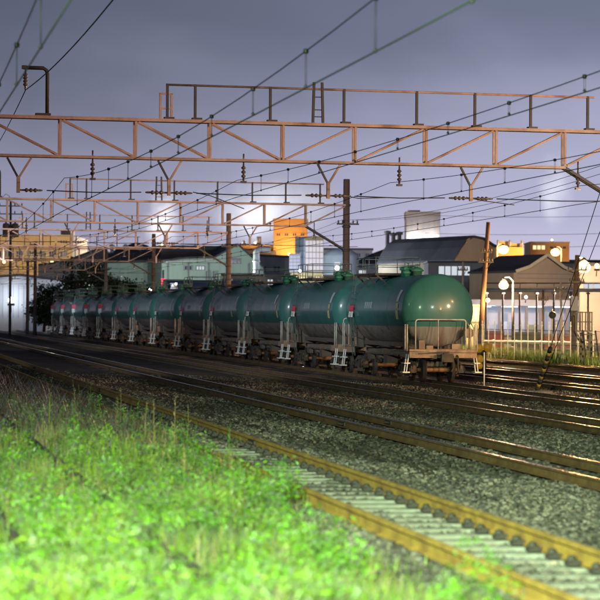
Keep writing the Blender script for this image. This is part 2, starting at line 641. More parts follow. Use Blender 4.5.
cf = np.array([(0, 3, 2, 1), (4, 5, 6, 7), (0, 1, 5, 4), (1, 2, 6, 5), (2, 3, 7, 6), (3, 0, 4, 7)])
F = (np.arange(cnt)[:, None, None] * 8 + cf[None]).reshape(-1, 4)
tone = 0.032 + 0.19 * nr.rand(cnt) ** 1.9
patch = 0.75 + 0.35 * np.sin(x * 1.1 + 2 * np.sin(y * 0.35))
tone = tone * patch
hue = nr.rand(cnt)
tc_ = np.stack([tone * (1.0 + 0.25 * hue), tone * (0.95 + 0.08 * hue), tone * (0.92 - 0.15 * hue)], 1)
rusty = ((np.abs(x - 13.4) < 1.3) & (y > 50) & (nr.rand(cnt) < 0.22))
tc_[rusty] *= np.array([1.2, 0.72, 0.62])
gravel = place('gravel', np_mesh('gravel', V.reshape(-1, 3), F, [M_STONE], np.repeat(tc_, 8, 0)))
tag(gravel, kind='stuff')

# ------------------------------------------------------------------ tracks
RAILP = [(-0.0635, 0), (0.0635, 0), (0.0635, 0.012), (0.012, 0.03), (0.008, 0.105), (0.032, 0.118), (0.0325, 0.145), (0.026, 0.153), (-0.026, 0.153),
         (-0.0325, 0.145), (-0.032, 0.118), (-0.008, 0.105), (-0.012, 0.03), (-0.0635, 0.012)]


def rail_mesh(path, mats):
    """rail swept along path (list of (x,y)); z=0 is the rail head."""
    b = MB()
    n = len(RAILP)
    vs, fs, mi = [], [], []
    for i, (px, py) in enumerate(path):
        a, c = path[max(i - 1, 0)], path[min(i + 1, len(path) - 1)]
        t = Vector((c[0] - a[0], c[1] - a[1])).normalized()
        nx, ny = t.y, -t.x
        for x, z in RAILP:
            vs.append((px + nx * x, py + ny * x, z - 0.153))
    for i in range(len(path) - 1):
        for k in range(n):
            k2 = (k + 1) % n
            fs.append((i * n + k, i * n + k2, (i + 1) * n + k2, (i + 1) * n + k))
            mi.append(1 if k in (7, 8) or k == 6 else 0)
    b.v, b.f, b.m, b.sm = vs, fs + [tuple(range(n))], mi + [0], [False] * (len(fs) + 1)
    return b.mesh('rail', mats)


def straight(y0, y1, x=0.0, step=20):
    k = max(2, int((y1 - y0) / step))
    return [(x, y0 + (y1 - y0) * i / k) for i in range(k + 1)]


def sleeper_mesh(L, w, h, m, jitter=0.012):
    b = MB()
    b.add([(-L / 2, -w / 2, -h), (L / 2, -w / 2, -h), (L / 2, w / 2, -h), (-L / 2, w / 2, -h),
           (-L / 2, -w * .42, -jitter), (-L / 4, -w * .42, 0), (L / 4, -w * .42, -jitter), (L / 2, -w * .42, 0),
           (L / 2, w * .42, -jitter * .5), (L / 4, w * .42, 0), (-L / 4, w * .42, -jitter), (-L / 2, w * .42, 0)],
          [(0, 3, 2, 1), (4, 5, 10, 11), (5, 6, 9, 10), (6, 7, 8, 9), (0, 1, 7, 6, 5, 4), (1, 2, 8, 7), (2, 3, 11, 10, 9, 8), (3, 0, 4, 11)])
    return b.mesh('sleeper', m)


def fastening_mesh():
    b = MB()
    b.box((0.115, 0, 0.018), (0.10, 0.13, 0.035))
    b.lathe([(0.045, 0.03), (0.042, 0.068), (0.024, 0.086), (0.0001, 0.088)], (0.115, 0, 0), 'Z', 7)
    b.bar((0.13, -0.045, 0.05), (0.045, -0.045, 0.035), 0.02, 0.02)
    b.bar((0.13, 0.045, 0.05), (0.045, 0.045, 0.035), 0.02, 0.02)
    return b.mesh('rail_fastening', M_IRON)


def fishplate_mesh():
    b = MB()
    for sgn in (-1, 1):
        b.box((sgn * 0.026, 0, -0.085), (0.03, 0.6, 0.075))
        for k in (-0.21, -0.07, 0.07, 0.21):
            b.lathe([(0.026, 0), (0.024, sgn * 0.04), (0, sgn * 0.042)], (sgn * 0.04, k, -0.085), 'X', 6)
    return b.mesh('fishplate', M_IRON)


FAST, FISH = fastening_mesh(), fishplate_mesh()
SLC = sleeper_mesh(2.0, 0.22, 0.16, M_CONC, 0.006)
SLW = sleeper_mesh(2.1, 0.21, 0.14, M_WOOD, 0.02)
G2 = 0.566                                                                # half the distance between rail heads
tracks = {}


def track(key, xc, z, y0, y1, label, shiny=True, joint=None):
    t = thing('railway_track', label, 'railway track', (xc, 0, z), 0, 'railway tracks of the yard')
    tracks[key] = t
    for sg in (-1, 1):
        place('rail', rail_mesh(straight(y0, y1, sg * G2), [M_RUST2 if shiny else M_RUST, M_RAILTOP if shiny else M_RUST]), t)
        if joint:
            for k in range(5):
                place('fishplate', FISH, t, (sg * G2, joint + 25 * (k - 1) + (0.6 if sg > 0 else 0), 0))
    return t


t1 = track('a', 5.305, 0.58, -6, 300, 'rusty yellow-brown track nearest the weeds, with pale concrete sleepers', False, 36.2)
y = 12.0
while y < 76:
    sl = place('sleeper', SLC if y < 37 else SLW, t1, (rng.uniform(-0.02, 0.02), y, -0.165 if y < 37 else -0.185), (0, 0, rng.uniform(-0.008, 0.008)))
    if y < 52:
        for sg in (-1, 1):
            for ro in ((0,) if sg < 0 else (0, math.pi)):
                place('rail_fastening', FAST, sl, (sg * G2, 0, 0.008 if y < 37 else 0.03), (0, 0, ro))
    y += 0.6
t2 = track('b', 10.47, 0.25, -6, 320, 'second track from the weeds, rust brown sides and worn bright rail heads', True, 50)
y = 26.0
while y < 130:
    place('sleeper', SLW, t2, (rng.uniform(-0.05, 0.05), y, -0.178), (0, 0, rng.uniform(-0.02, 0.02)))
    y += 0.64
t3 = track('c', 16.0, 0.1, 10, 340, 'third track from the weeds, between the second track and the tank train', True)
t4 = track('d', 20.72, 0.0, 15, 420, 'track that carries the green tank wagons', True)
t5 = track('e', 25.0, -0.02, 20, 420, 'first track behind the tank train', True)
t6 = track('f', 29.2, -0.02, 30, 420, 'second track behind the tank train', True)
for t, yy0, yy1 in ((t3, 40, 200), (t4, 50, 260), (t5, 55, 180), (t6, 70, 180)):
    b = MB()
    yv = yy0
    while yv < yy1:
        b.box((rng.uniform(-.05, .05), yv, -0.155 - 0.09 + rng.uniform(-0.012, 0.0)), (2.1, 0.21, 0.16))
        yv += 0.64
    o = b.build('sleepers', M_WOOD, t)
    tag(o, kind='stuff')
# curved siding beside the fence
t7 = thing('railway_track', 'curving track beside the mesh fence, pale worn rail heads', 'railway track', (0, 0, -0.02), 0, 'railway tracks of the yard')
for off in (-G2, G2):
    pth = []
    for k in range(50):
        yv = 70 + k * 3.5
        xv = 36.4 - 3.1 / (1 + math.exp(-(yv - 116) / 9.0)) + off
        pth.append((xv, yv))
    place('rail', rail_mesh(pth, [M_RUST, M_RAILTOP]), t7)
# abandoned track under the weeds
t0 = thing('railway_track', 'overgrown disused track, dark rails just showing between bright weeds', 'railway track', (1.75, 0, 0.68), 0, 'railway tracks of the yard')
for sg in (-1, 1):
    place('rail', rail_mesh(straight(2, 120, sg * G2), [M_IRON, M_IRON]), t0)

# ------------------------------------------------------------------ tank wagons
ZC, RT, ZS = 2.55, 1.30, 1.97


def tank_mesh():
    b = MB()
    prof = []
    for k in range(9):
        a = math.pi / 2 * k / 8
        prof.append((max(0.0001, 1.30 * math.sin(a)), -5.30 - 0.50 * math.cos(a)))
    prof += [(1.304, -5.29), (1.304, -5.24), (1.30, -5.23), (1.30, -5.18)]
    for yy in (-2.6, 0, 2.6):
        prof += [(1.30, yy - 0.06), (1.30, yy - 0.025), (1.304, yy - 0.012), (1.304, yy + 0.012), (1.30, yy + 0.025), (1.30, yy + 0.06)]
    prof += [(1.30, 5.18), (1.30, 5.23), (1.304, 5.24), (1.304, 5.29)]
    for k in range(8, -1, -1):
        a = math.pi / 2 * k / 8
        prof.append((max(0.0001, 1.30 * math.sin(a)), 5.30 + 0.50 * math.cos(a)))
    b.lathe(prof, (0, 0, ZC), 'Y', 56)
    me = b.mesh('tank', [M_GREEN, M_LOWER])
    bm = bmesh.new()
    bm.from_mesh(me)
    bmesh.ops.bisect_plane(bm, geom=bm.verts[:] + bm.edges[:] + bm.faces[:], plane_co=(0, 0, ZS), plane_no=(0, 0, 1))
    for f in bm.faces:
        f.material_index = 0 if f.calc_center_median().z > ZS else 1
        f.smooth = True
    bm.to_mesh(me)
    bm.free()
    return me


def bogie(parent, y):
    bg = place('bogie', None, parent, (0, y, 0))
    wb = MB()
    wb.lathe([(0.0001, -0.07), (0.1, -0.07), (0.12, -0.03), (0.33, -0.02), (0.36, -0.055), (0.43, -0.055), (0.435, 0.045), (0.46, 0.05), (0.46, 0.075), (0.34, 0.075),
              (0.31, 0.02), (0.12, 0.03), (0.1, 0.08), (0.0001, 0.08)], (0, 0, 0), 'X', 24)
    wme = wb.mesh('wheel', M_IRON)
    ab = MB()
    ab.tube([(-0.72, 0, 0), (-0.5, 0, 0), (0.5, 0, 0), (0.72, 0, 0)], [0.065, 0.085, 0.085, 0.065], 12)
    ame = ab.mesh('axle', M_AXLE)
    for dy in (-0.875, 0.875):
        place('axle', ame, bg, (0, dy, 0.43))
        for sg in (-1, 1):
            place('wheel', wme, bg, (sg * 0.535, dy, 0.43), (0, 0, 0 if sg < 0 else math.pi))
    for sg in (-1, 1):
        s = MB()
        s.bar((sg * 0.86, -1.05, 0.52), (sg * 0.86, -0.45, 0.70), 0.09, 0.13)
        s.bar((sg * 0.86, 1.05, 0.52), (sg * 0.86, 0.45, 0.70), 0.09, 0.13)
        s.box((sg * 0.86, 0, 0.71), (0.09, 1.0, 0.12))
        s.bar((sg * 0.86, -0.75, 0.42), (sg * 0.86, -0.35, 0.24), 0.08, 0.09)
        s.bar((sg * 0.86, 0.75, 0.42), (sg * 0.86, 0.35, 0.24), 0.08, 0.09)
        s.box((sg * 0.86, 0, 0.24), (0.10, 0.85, 0.10))
        s.box((sg * 0.86, -0.30, 0.46), (0.08, 0.08, 0.42))
        s.box((sg * 0.86, 0.30, 0.46), (0.08, 0.08, 0.42))
        s.build('side_frame', M_FRAME, bg)
        for dy in (-0.875, 0.875):
            q = MB()
            q.box((sg * 0.87, dy, 0.45), (0.2, 0.24, 0.26))
            q.lathe([(0.1, 0), (0.1, sg * 0.05), (0.0001, sg * 0.06)], (sg * 0.97, dy, 0.43), 'X', 10)
            q.build('axle_box', M_IRON, bg)
        sp = MB()
        for dy in (-0.14, 0.0, 0.14):
            sp.tube([(sg * 0.86, dy, 0.30), (sg * 0.86, dy, 0.64)], 0.055, 8)
        tag(sp.build('coil_springs', M_IRON, bg), kind='stuff')
    c = MB()
    c.box((0, 0, 0.62), (1.72, 0.34, 0.18))
    c.lathe([(0.22, 0.70), (0.22, 0.80)], (0, 0, 0), 'Z', 14)
    c.build('bolster', M_FRAME, bg)
    br = MB()
    for dy in (-0.35, 0.35):
        br.bar((-0.6, dy, 0.42), (0.6, dy, 0.42), 0.06, 0.08)
        for sg in (-1, 1):
            br.box((sg * 0.53, dy + (-0.06 if dy < 0 else 0.06), 0.44), (0.09, 0.06, 0.3))
    tag(br.build('brake_rigging', M_IRON, bg), kind='stuff')
    return bg


M_AXLE = mat('axle_rust', (0.21, 0.10, 0.045), 0.6, 0.1, 0.3, 5.0, (0.08, 0.05, 0.03), 0.5)
M_PLATE = mat('data_plate', (0.40, 0.42, 0.40), 0.55, 0, 0.1, 8)
M_PLATE2 = mat('data_plate_cream', (0.42, 0.38, 0.20), 0.55, 0, 0.15, 8)
M_STENCIL = mat('stencil_white', (0.30, 0.36, 0.36), 0.6, 0, 0.25, 14)


def pipe(b, pts, r, mi=0):
    """rounded bends: cut each corner with a short chamfer"""
    P = [Vector(p) for p in pts]
    out = [P[0]]
    for i in range(1, len(P) - 1):
        a = (P[i - 1] - P[i])
        c = (P[i + 1] - P[i])
        k = min(0.08, a.length * 0.4, c.length * 0.4)
        q0, q1 = P[i] + a.normalized() * k, P[i] + c.normalized() * k
        out += [q0, (q0 + q1) / 2 * 0.6 + P[i] * 0.4, q1]
    out.append(P[-1])
    b.tube(out, r, 7, mi)


def make_wagon():
    w = thing('tank_wagon', 'x', 'tank wagon', (0, 0, 0), 0, 'green tank wagons coupled in one train')
    place('tank', tank_mesh(), w)
    # --- frame
    b = MB()
    b.box((0, 0, 1.0), (0.46, 12.5, 0.22))
    b.build('centre_sill', M_FRAME, w)
    for sg in (-1, 1):
        ye = sg * 6.16
        b = MB()
        b.box((0, ye, 1.02), (2.44, 0.14, 0.30))
        b.box((0, ye - sg * 0.55, 1.15), (2.40, 0.95, 0.05))
        for xx in (-1.15, 1.15):
            b.box((xx, ye - sg * 0.85, 1.0), (0.12, 1.55, 0.22))
        for xx in (-0.7, 0.7):
            b.bar((xx, ye - sg * 0.05, 1.0), (xx * 0.4, ye - sg * 1.6, 1.0), 0.12, 0.18)
        b.build('end_platform', M_ENDPL, w)
        # saddle that carries the tank
        s = MB()
        pts = []
        for k in range(9):
            a = math.radians(-90 + (-52 + 13 * k))
            pts.append((1.31 * math.cos(a), ZC + 1.31 * math.sin(a)))
        s.prism(pts + [(1.0, 1.1), (-1.0, 1.1)], sg * 4.35 - 0.22, sg * 4.35 + 0.22)
        s.build('saddle', M_FRAME, w)
        # end railing hoop
        r = MB()
        zt = 2.22
        pipe(r, [(-1.0, ye + sg * 0.05, 1.17), (-1.0, ye + sg * 0.05, zt), (0.82, ye + sg * 0.05, zt), (0.82, ye + sg * 0.05, 1.17)], 0.024)
        r.tube([(-0.18, ye + sg * 0.05, 1.17), (-0.18, ye + sg * 0.05, zt)], 0.02, 6)
        r.build('end_railing', M_PALE, w)
        for sx in (-1, 1):
            q = MB()
            q.tube([(sx * 1.27, ye - sg * 0.1, 1.1), (sx * 1.27, ye - sg * 0.1, 2.05)], 0.026, 6)
            q.tube([(sx * 1.27, ye - sg * 0.45, 1.1), (sx * 1.27, ye - sg * 0.45, 2.05)], 0.026, 6)
            q.build('grab_post', M_PALE, w)
            st = MB()
            for yo in (0.08, 0.46):
                st.bar((sx * 1.22, ye - sg * yo, 1.0), (sx * 1.30, ye - sg * yo, 0.36), 0.07, 0.03, 0, (1, 0, 0))
            st.box((sx * 1.31, ye - sg * 0.27, 0.36), (0.26, 0.5, 0.045))
            st.box((sx * 1.27, ye - sg * 0.27, 0.68), (0.22, 0.42, 0.04))
            st.build('step', M_WHITE, w)
        # coupler
        c = MB()
        c.box((0, ye + sg * 0.2, 0.88), (0.2, 0.42, 0.2))
        c.box((0.07, ye + sg * 0.50, 0.88), (0.34, 0.24, 0.3))
        c.box((-0.13, ye + sg * 0.62, 0.88), (0.13, 0.14, 0.27))
        c.bar((-0.9, ye + sg * 0.12, 1.02), (0.15, ye + sg * 0.14, 1.05), 0.03, 0.03)
        c.build('coupler', M_IRON, w)
        h = MB()
        for hx, dz in ((0.33, 0.5), (0.5, 0.42)):
            pipe(h, [(hx, ye + sg * 0.06, 0.95), (hx, ye + sg * 0.2, 0.93), (hx, ye + sg * 0.24, dz), (hx - 0.1, ye + sg * 0.3, dz - 0.12)], 0.032)
        h.build('brake_hose', M_IRON, w)
        # hand brake stand and lamp iron on the platform
        k = MB()
        k.tube([(0.98 * sx, ye - sg * 0.12, 1.15), (0.98 * sx, ye - sg * 0.12, 1.95)], 0.03, 6)
        k.lathe([(0.16, -0.015), (0.18, 0), (0.16, 0.015)], (0.98, ye - sg * 0.12, 1.75), 'Y', 14)
        k.box((-0.72, ye - sg * 0.3, 1.33), (0.22, 0.3, 0.3))
        k.box((0.55, ye - sg * 0.35, 1.27), (0.34, 0.26, 0.18))
        k.box((-0.45, ye - sg * 0.2, 1.24), (0.25, 0.2, 0.12))
        tag(k.build('brake_gear_boxes', M_ENDPL, w), kind='stuff')
        # sloped hand pipes that fan out under the head
        f = MB()
        for xx in (1.04, 1.16):
            f.tube([(xx, ye - sg * 0.05, 1.15), (xx - 0.03, ye - sg * 0.08, 1.95), (xx - 0.12, ye - sg * 0.3, 2.15)], 0.024, 6)
        f.build('corner_handrail', M_PALE, w)
        bogie(w, sg * 4.35)
    # --- top gear
    b = MB()
    b.box((-0.35, 1.95, 3.93), (1.75, 4.2, 0.04))
    for yy in np.arange(-0.1, 4.1, 0.55):
        b.box((-0.35, yy, 3.89), (1.75, 0.05, 0.05))
    for yy in (0.1, 2.0, 3.9):
        b.bar((-1.15, yy, 3.9), (-0.75, yy, 3.55), 0.06, 0.06)
        b.bar((0.45, yy, 3.9), (0.45, yy, 3.72), 0.06, 0.06)
    b.build('walkway', M_IRON, w)
    r = MB()
    for z in (4.25, 4.55):
        pipe(r, [(-1.2, 3.6, z), (-1.2, -0.1, z), (0.5, -0.1, z), (0.5, 4.0, z), (-0.8, 4.0, z)], 0.016)
    for (x_, y_) in ((-1.2, 3.6), (-1.2, 2.4), (-1.2, 1.2), (-1.2, -0.1), (0.5, -0.1), (0.5, 1.2), (0.5, 2.6), (0.5, 4.0), (-0.8, 4.0)):
        r.tube([(x_, y_, 3.93), (x_, y_, 4.55)], 0.018, 5)
    r.build('walkway_railing', M_RAILING, w)
    hb = MB()
    hb.lathe([(0.36, 3.78), (0.36, 4.05), (0.41, 4.06), (0.41, 4.11), (0.33, 4.16), (0.12, 4.20), (0.0001, 4.21)], (0, -0.75, 0), 'Z', 20)
    for k in range(8):
        a = k * math.pi / 4
        hb.box((0.39 * math.cos(a), -0.75 + 0.39 * math.sin(a), 4.1), (0.06, 0.06, 0.12))
    hb.box((0, -0.35, 4.14), (0.3, 0.16, 0.1))
    hb.build('manhole_dome', M_HATCH, w)
    for (x_, y_, h_, r_) in ((0.1, -1.5, 4.14, 0.17), (-0.25, -1.25, 4.06, 0.12), (0.15, 0.35, 4.22, 0.14)):
        v = MB()
        v.lathe([(r_, 3.8), (r_, h_ - 0.15), (r_ * 1.35, h_ - 0.14), (r_ * 1.35, h_ - 0.08), (r_ * 0.6, h_), (0.0001, h_ + 0.02)], (x_, y_, 0), 'Z', 12)
        v.tube([(x_, y_, h_), (x_, y_, h_ + 0.12)], 0.03, 6)
        v.lathe([(0.1, -0.01), (0.115, 0), (0.1, 0.01)], (x_, y_, h_ + 0.12), 'Z', 10)
        v.build('safety_valve', M_HATCH, w)
    # ladder on the side that faces the weeds
    xa, za, xb, zb2 = -1.42, 2.28, -1.20, 3.96
    lad = MB()
    for yy in (3.55, 4.02):
        lad.bar((xa, yy, za), (xb, yy, zb2), 0.05, 0.03, 0, (1, 0, 0))
    for k in range(1, 7):
        t = k / 7
        lad.tube([(xa + (xb - xa) * t, 3.55, za + (zb2 - za) * t), (xa + (xb - xa) * t, 4.02, za + (zb2 - za) * t)], 0.015, 5)
    for t in (0.1, 0.55):
        lad.bar((xa + (xb - xa) * t, 3.8, za + (zb2 - za) * t), (-1.2, 3.8, za + (zb2 - za) * t), 0.04, 0.04)
    lo = lad.build('ladder', M_RAILING, w)
    for t0_, t1_, mm, nm in ((0.0, 0.13, M_WHITE, 'white_sleeve'), (0.14, 0.27, M_RED, 'red_sleeve')):
        sv = MB()
        for yy in (3.55, 4.02):
            sv.bar((xa + (xb - xa) * t0_, yy, za + (zb2 - za) * t0_), (xa + (xb - xa) * t1_, yy, za + (zb2 - za) * t1_), 0.085, 0.06, 0, (1, 0, 0))
        zz = za + (zb2 - za) * (t0_ + t1_) / 2
        sv.box((xa + (xb - xa) * (t0_ + t1_) / 2 - 0.02, 3.785, zz), (0.02, 0.5, (t1_ - t0_) * 0.9))
        sv.build(nm, mm, lo)
    ll = MB()
    for yy in (3.55, 4.02):
        ll.bar((-1.27, yy, 0.78), (-1.36, yy, 2.28), 0.05, 0.03, 0, (1, 0, 0))
    for z in (0.85, 1.2, 1.55, 1.9):
        ll.tube([(-1.31, 3.55, z), (-1.31, 4.02, z)], 0.015, 5)
    ll.build('lower_ladder', M_RAILING, w)
    # plates and stencilled marks, bent to the tank side
    def plate(y0, y1, z0, z1, m, name, lift=0.012):
        p = MB()
        vs, fs = [], []
        for k in range(6):
            z = z0 + (z1 - z0) * k / 5
            x = -math.sqrt(max(0.01, (RT + lift) ** 2 - (z - ZC) ** 2))
            vs += [(x, y0, z), (x, y1, z)]
        for k in range(5):
            fs.append((2 * k, 2 * k + 1, 2 * k + 3, 2 * k + 2))
        p.add(vs, fs)
        return p.build(name, m, w)
    plate(-4.55, -4.15, 2.86, 3.28, M_PLATE, 'data_plate')
    plate(-4.62, -4.25, 2.62, 2.80, M_PLATE2, 'data_plate')
    plate(-4.62, -4.20, 2.22, 2.55, M_PLATE2, 'data_plate')
    for k, (ya, yb) in enumerate(((0.2, 0.5), (0.6, 0.85), (0.95, 1.2), (1.3, 1.55))):
        plate(ya, yb, 2.62, 2.86, M_STENCIL, 'stencil_mark', 0.004)
    # under gear
    u = MB()
    u.lathe([(0.2, -0.55), (0.2, 0.35), (0.12, 0.4), (0.0001, 0.4)], (-0.62, 1.3, 0.78), 'Y', 14)
    u.lathe([(0.16, -0.6), (0.2, -0.55), (0.2, 0.55), (0.16, 0.6)], (0.6, -1.3, 0.74), 'Y', 14)
    u.box((-0.72, -0.6, 0.78), (0.4, 0.7, 0.4))
    u.box((-0.85, 2.4, 0.85), (0.18, 0.5, 0.34))
    u.bar((-0.95, -3.0, 0.92), (-0.95, 3.0, 0.92), 0.04, 0.06)
    u.bar((0.75, -3.0, 0.92), (0.75, 3.0, 0.92), 0.04, 0.06)
    u.tube([(-0.3, -5.9, 0.82), (-0.3, 5.9, 0.82)], 0.03, 6)
    for yy in (-2.2, -1.0, 0.2, 2.0):
        u.box((-0.6, yy, 1.0), (0.9, 0.08, 0.16))
    u.build('brake_gear', M_FRAME, w)
    d = MB()
    d.lathe([(0.2, 1.28), (0.2, 0.9), (0.13, 0.86), (0.13, 0.6), (0.17, 0.6), (0.17, 0.52), (0.0001, 0.52)], (0, 0, 0), 'Z', 14)
    d.tube([(-0.9, 0.1, 0.66), (0.9, 0.1, 0.66)], 0.07, 8)
    for sx in (-1, 1):
        d.lathe([(0.11, 0), (0.11, 0.08 * sx)], (sx * 0.9, 0.1, 0.66), 'X', 10)
    d.build('discharge_valve', M_IRON, w)
    # sill strap along the tank belly
    for xx in (-0.75, 0.75):
        q = MB()
        q.bar((xx, -4.6, 1.30), (xx, 4.6, 1.30), 0.10, 0.16)
        q.build('tank_stay', M_FRAME, w)
    return w


M_ENDPL = mat('end_platform_paint', (0.30, 0.19, 0.12), 0.65, 0, 0.35, 5.0, (0.10, 0.05, 0.03), 0.7, 0.1)
M_RAILING = mat('railing_dark_green', (0.05, 0.09, 0.08), 0.5, 0, 0.2, 6, (0.12, 0.06, 0.03), 0.4)
M_HATCH = mat('hatch_green', (0.02, 0.12, 0.07), 0.5, 0, 0.25, 6, (0.07, 0.05, 0.03), 0.4)
ORD = ['second', 'third', 'fourth', 'fifth', 'sixth', 'seventh', 'eighth', 'ninth', 'tenth', 'eleventh', 'twelfth', 'last']
wag0 = make_wagon()
for zz, hh, mm, nm in ((2.55, 0.34, M_WHITE, 'white_marker'), (2.92, 0.36, M_RED, 'red_marker')):
    q = MB()
    q.box((-1.36, 3.4, zz), (0.36, 0.03, hh))
    q.build(nm, mm, wag0)
wag0.location = (20.72, 92.0, 0)
wag0.scale = (1.04, 1.0, 1.04)
wag0['label'] = 'nearest green tank wagon, its whole rounded end and end railing in view'
for i in range(12):
    c = copy_tree(wag0)
    c.location = (20.72, 92.0 + 13.57 * (i + 1), 0)
    if i < 7:                                  # only the farthest wagons carry marker plates
        for ch in [q for q in c.children if q.name.startswith(('white_marker', 'red_marker'))]:
            bpy.data.objects.remove(ch)
    if i in (1, 4, 8):                         # a few wagons carry no red sleeve
        for ch in [q for q in c.children_recursive if q.name.startswith('red_sleeve')]:
            bpy.data.objects.remove(ch)
    for ch in c.children:                      # plates sit a little differently from wagon to wagon
        if ch.name.startswith('data_plate'):
            ch.location.y += rng.uniform(-0.5, 0.9)
        if ch.name.startswith('stencil_mark'):
            ch.location.y += rng.uniform(-0.04, 0.04) + (i % 3) * 0.4
    c['label'] = (f'{ORD[i]} green tank wagon of the train, counted back from the nearest' if i < 11
                  else 'farthest green tank wagon, last of the train beside the dark trees')
for ch in [q for q in wag0.children if q.name.startswith(('white_marker', 'red_marker'))]:
    bpy.data.objects.remove(ch)

# ------------------------------------------------------------------ overhead gantries
ZB, ZTOP = 6.88, 7.97
PANEL = 2.155
HANG_X = (-18.4, -14.1, -9.4, -5.05)
INS_X = (-16.3, -11.92, -7.25, -1.7)


def insulator(b, top, n=3, r=0.075, h=0.55, mi=0, axis='Z', sgn=1):
    """string of sheds hung below top (or lying along X)"""
    prof = [(0.02, 0)]
    for k in range(n):
        a = -h * (0.2 + 0.6 * k / n)
        prof += [(0.03, a), (r, a - 0.03), (r * 0.9, a - 0.07), (0.03, a - 0.09)]
    prof += [(0.03, -h * 0.9), (0.02, -h)]
    if axis == 'X':
        prof = [(p, -q * sgn) for p, q in prof]
    b.lathe(prof, top, axis, 9, mi)


def make_gantry():
    g = thing('overhead_gantry', 'x', 'gantry', (0, 0, 0), 0, 'steel gantries over the yard tracks')
    zg = 0.19                                            # root sits at the ground, chord heights count from the rail head
    L = -10 * PANEL
    for nm, z, x1, hh in (('top_chord', ZTOP, 0.0, 0.09), ('bottom_chord', ZB, -PANEL, 0.075)):
        b = MB()
        x0 = L if nm == 'top_chord' else L + PANEL
        for dy in (-0.14, 0.14):
            b.box(((x0 + x1) / 2, dy, z + zg), (x1 - x0, 0.09, hh))
        for k in range(int((x1 - x0) / 0.7)):
            b.bar((x0 + 0.7 * k, -0.14, z + zg), (x0 + 0.7 * k + 0.35, 0.14, z + zg), 0.05, 0.03)
        b.build(nm, M_GANTRY, g)
    b = MB()
    for k in range(1, 10):
        q = MB()
        for dy in (-0.12, 0.12):
            q.box((-k * PANEL, dy, (ZB + ZTOP) / 2 + zg), (0.065, 0.04, ZTOP - ZB - 0.1))
        q.build('truss_vertical', M_GANTRY, g)
    for k in range(10):
        xl, xr = -(k + 1) * PANEL, -k * PANEL
        if k < 5:
            p0, p1 = (xl, ZB), (xr, ZTOP)
        else:
            p0, p1 = (xr, ZB), (xl, ZTOP)
        q = MB()
        for dy in (-0.09, 0.09):
            q.bar((p0[0] + (0.08 if k < 5 else -0.08), dy, p0[1] + 0.06 + zg), (p1[0] - (0.08 if k < 5 else -0.08), dy, p1[1] - 0.06 + zg), 0.04, 0.055)
        q.build('truss_diagonal', M_GANTRY, g)
    for xx in (0.0, L):
        p = MB()
        p.lathe([(0.19, -0.4), (0.185, 3), (0.165, 9.25 + zg), (0.15, 9.29 + zg)], (xx, 0, 0), 'Z', 14)
        po = p.build('post', M_POST, g)
        c = MB()
        for z in (5.7, 6.9, 7.97):
            c.lathe([(0.20, z - 0.06 + zg), (0.215, z - 0.05 + zg), (0.215, z + 0.05 + zg), (0.20, z + 0.06 + zg)], (xx, 0, 0), 'Z', 14)
        tag(c.build('post_bands', M_GANTRY_DK, po), kind='stuff')
        s = 1 if xx == 0 else -1
        br = MB()
        for dy in (-0.12, 0.12):
            br.bar((xx - s * PANEL, dy, ZB + zg), (xx - s * 0.15, dy, 5.75 + zg), 0.06, 0.08)
        br.build('knee_brace', M_GANTRY_DK, g)
    # low-voltage arm on the right post
    a = MB()
    a.box((0, -0.24, 7.02 + zg), (1.15, 0.08, 0.08))
    for xx in (-0.5, -0.28, 0.28, 0.5):
        a.lathe([(0.02, 7.06), (0.05, 7.1), (0.03, 7.14), (0.05, 7.17), (0.0001, 7.22)], (xx, -0.24, zg), 'Z', 8)
    a.build('cross_arm', M_GANTRY_DK, g)
    # V hangers with registration insulators
    for i, hx in enumerate(HANG_X):
        h = MB()
        h.bar((hx - 0.32, 0, ZB - 0.05 + zg), (hx, 0, 6.25 + zg), 0.055, 0.055, 1)
        h.bar((hx + 0.36, 0, ZB - 0.05 + zg), (hx, 0, 6.25 + zg), 0.055, 0.055, 0)
        h.bar((hx, 0, 6.3 + zg), (hx, 0, 5.84 + zg), 0.09, 0.09, 0, (1, 0, 0))
        ho = h.build('hanger', [M_GANTRY, M_GANTRY_DK], g)
        q = MB()
        for sg in (-1, 1):
            if i == 0 and sg < 0:
                continue
            q.tube([(hx, 0, 5.92 + zg), (hx + sg * 0.1, 0, 5.92 + zg)], 0.03, 6)
            insulator(q, (hx + sg * 0.06, 0, 5.92 + zg), 3, 0.062, 0.62, 0, 'X', sg)
        q.build('registration_insulator', M_PORC, ho)
    r = MB()
    for i in range(len(HANG_X)):
        x0 = HANG_X[i] + 0.8
        x1 = HANG_X[i + 1] - 0.8 if i + 1 < len(HANG_X) else -0.2
        r.tube([(x0, 0, 5.92 + zg), ((x0 + x1) / 2, 0, 5.89 + zg), (x1, 0, 5.92 + zg)], 0.016, 5)
    tag(r.build('cross_wire', M_WIRE, g), kind='stuff')
    ra = MB()
    for hx, zc in ((-13.4, 5.45), (-9.0, 5.85), (-5.2, 5.7), (-0.9, 5.85)):
        ra.tube([(hx, 0, 5.95 + zg), (hx + 0.5, 0, 5.86 + zg), (hx + 1.5, 0, zc + 0.05 + zg)], 0.014, 5)
    tag(ra.build('registration_arms', M_GANTRY_DK, g), kind='stuff')
    for xx in INS_X:
        q = MB()
        insulator(q, (xx, 0, ZB - 0.04 + zg), 3, 0.07, 0.6)
        q.tube([(xx, 0, ZB + 0.2 + zg), (xx, 0, ZB - 0.06 + zg)], 0.025, 6)
        q.box((xx, 0, 6.27 + zg), (0.16, 0.12, 0.06))
        q.build('suspension_insulator', M_PORC, g)
    # handrail along the top
    hr = MB()
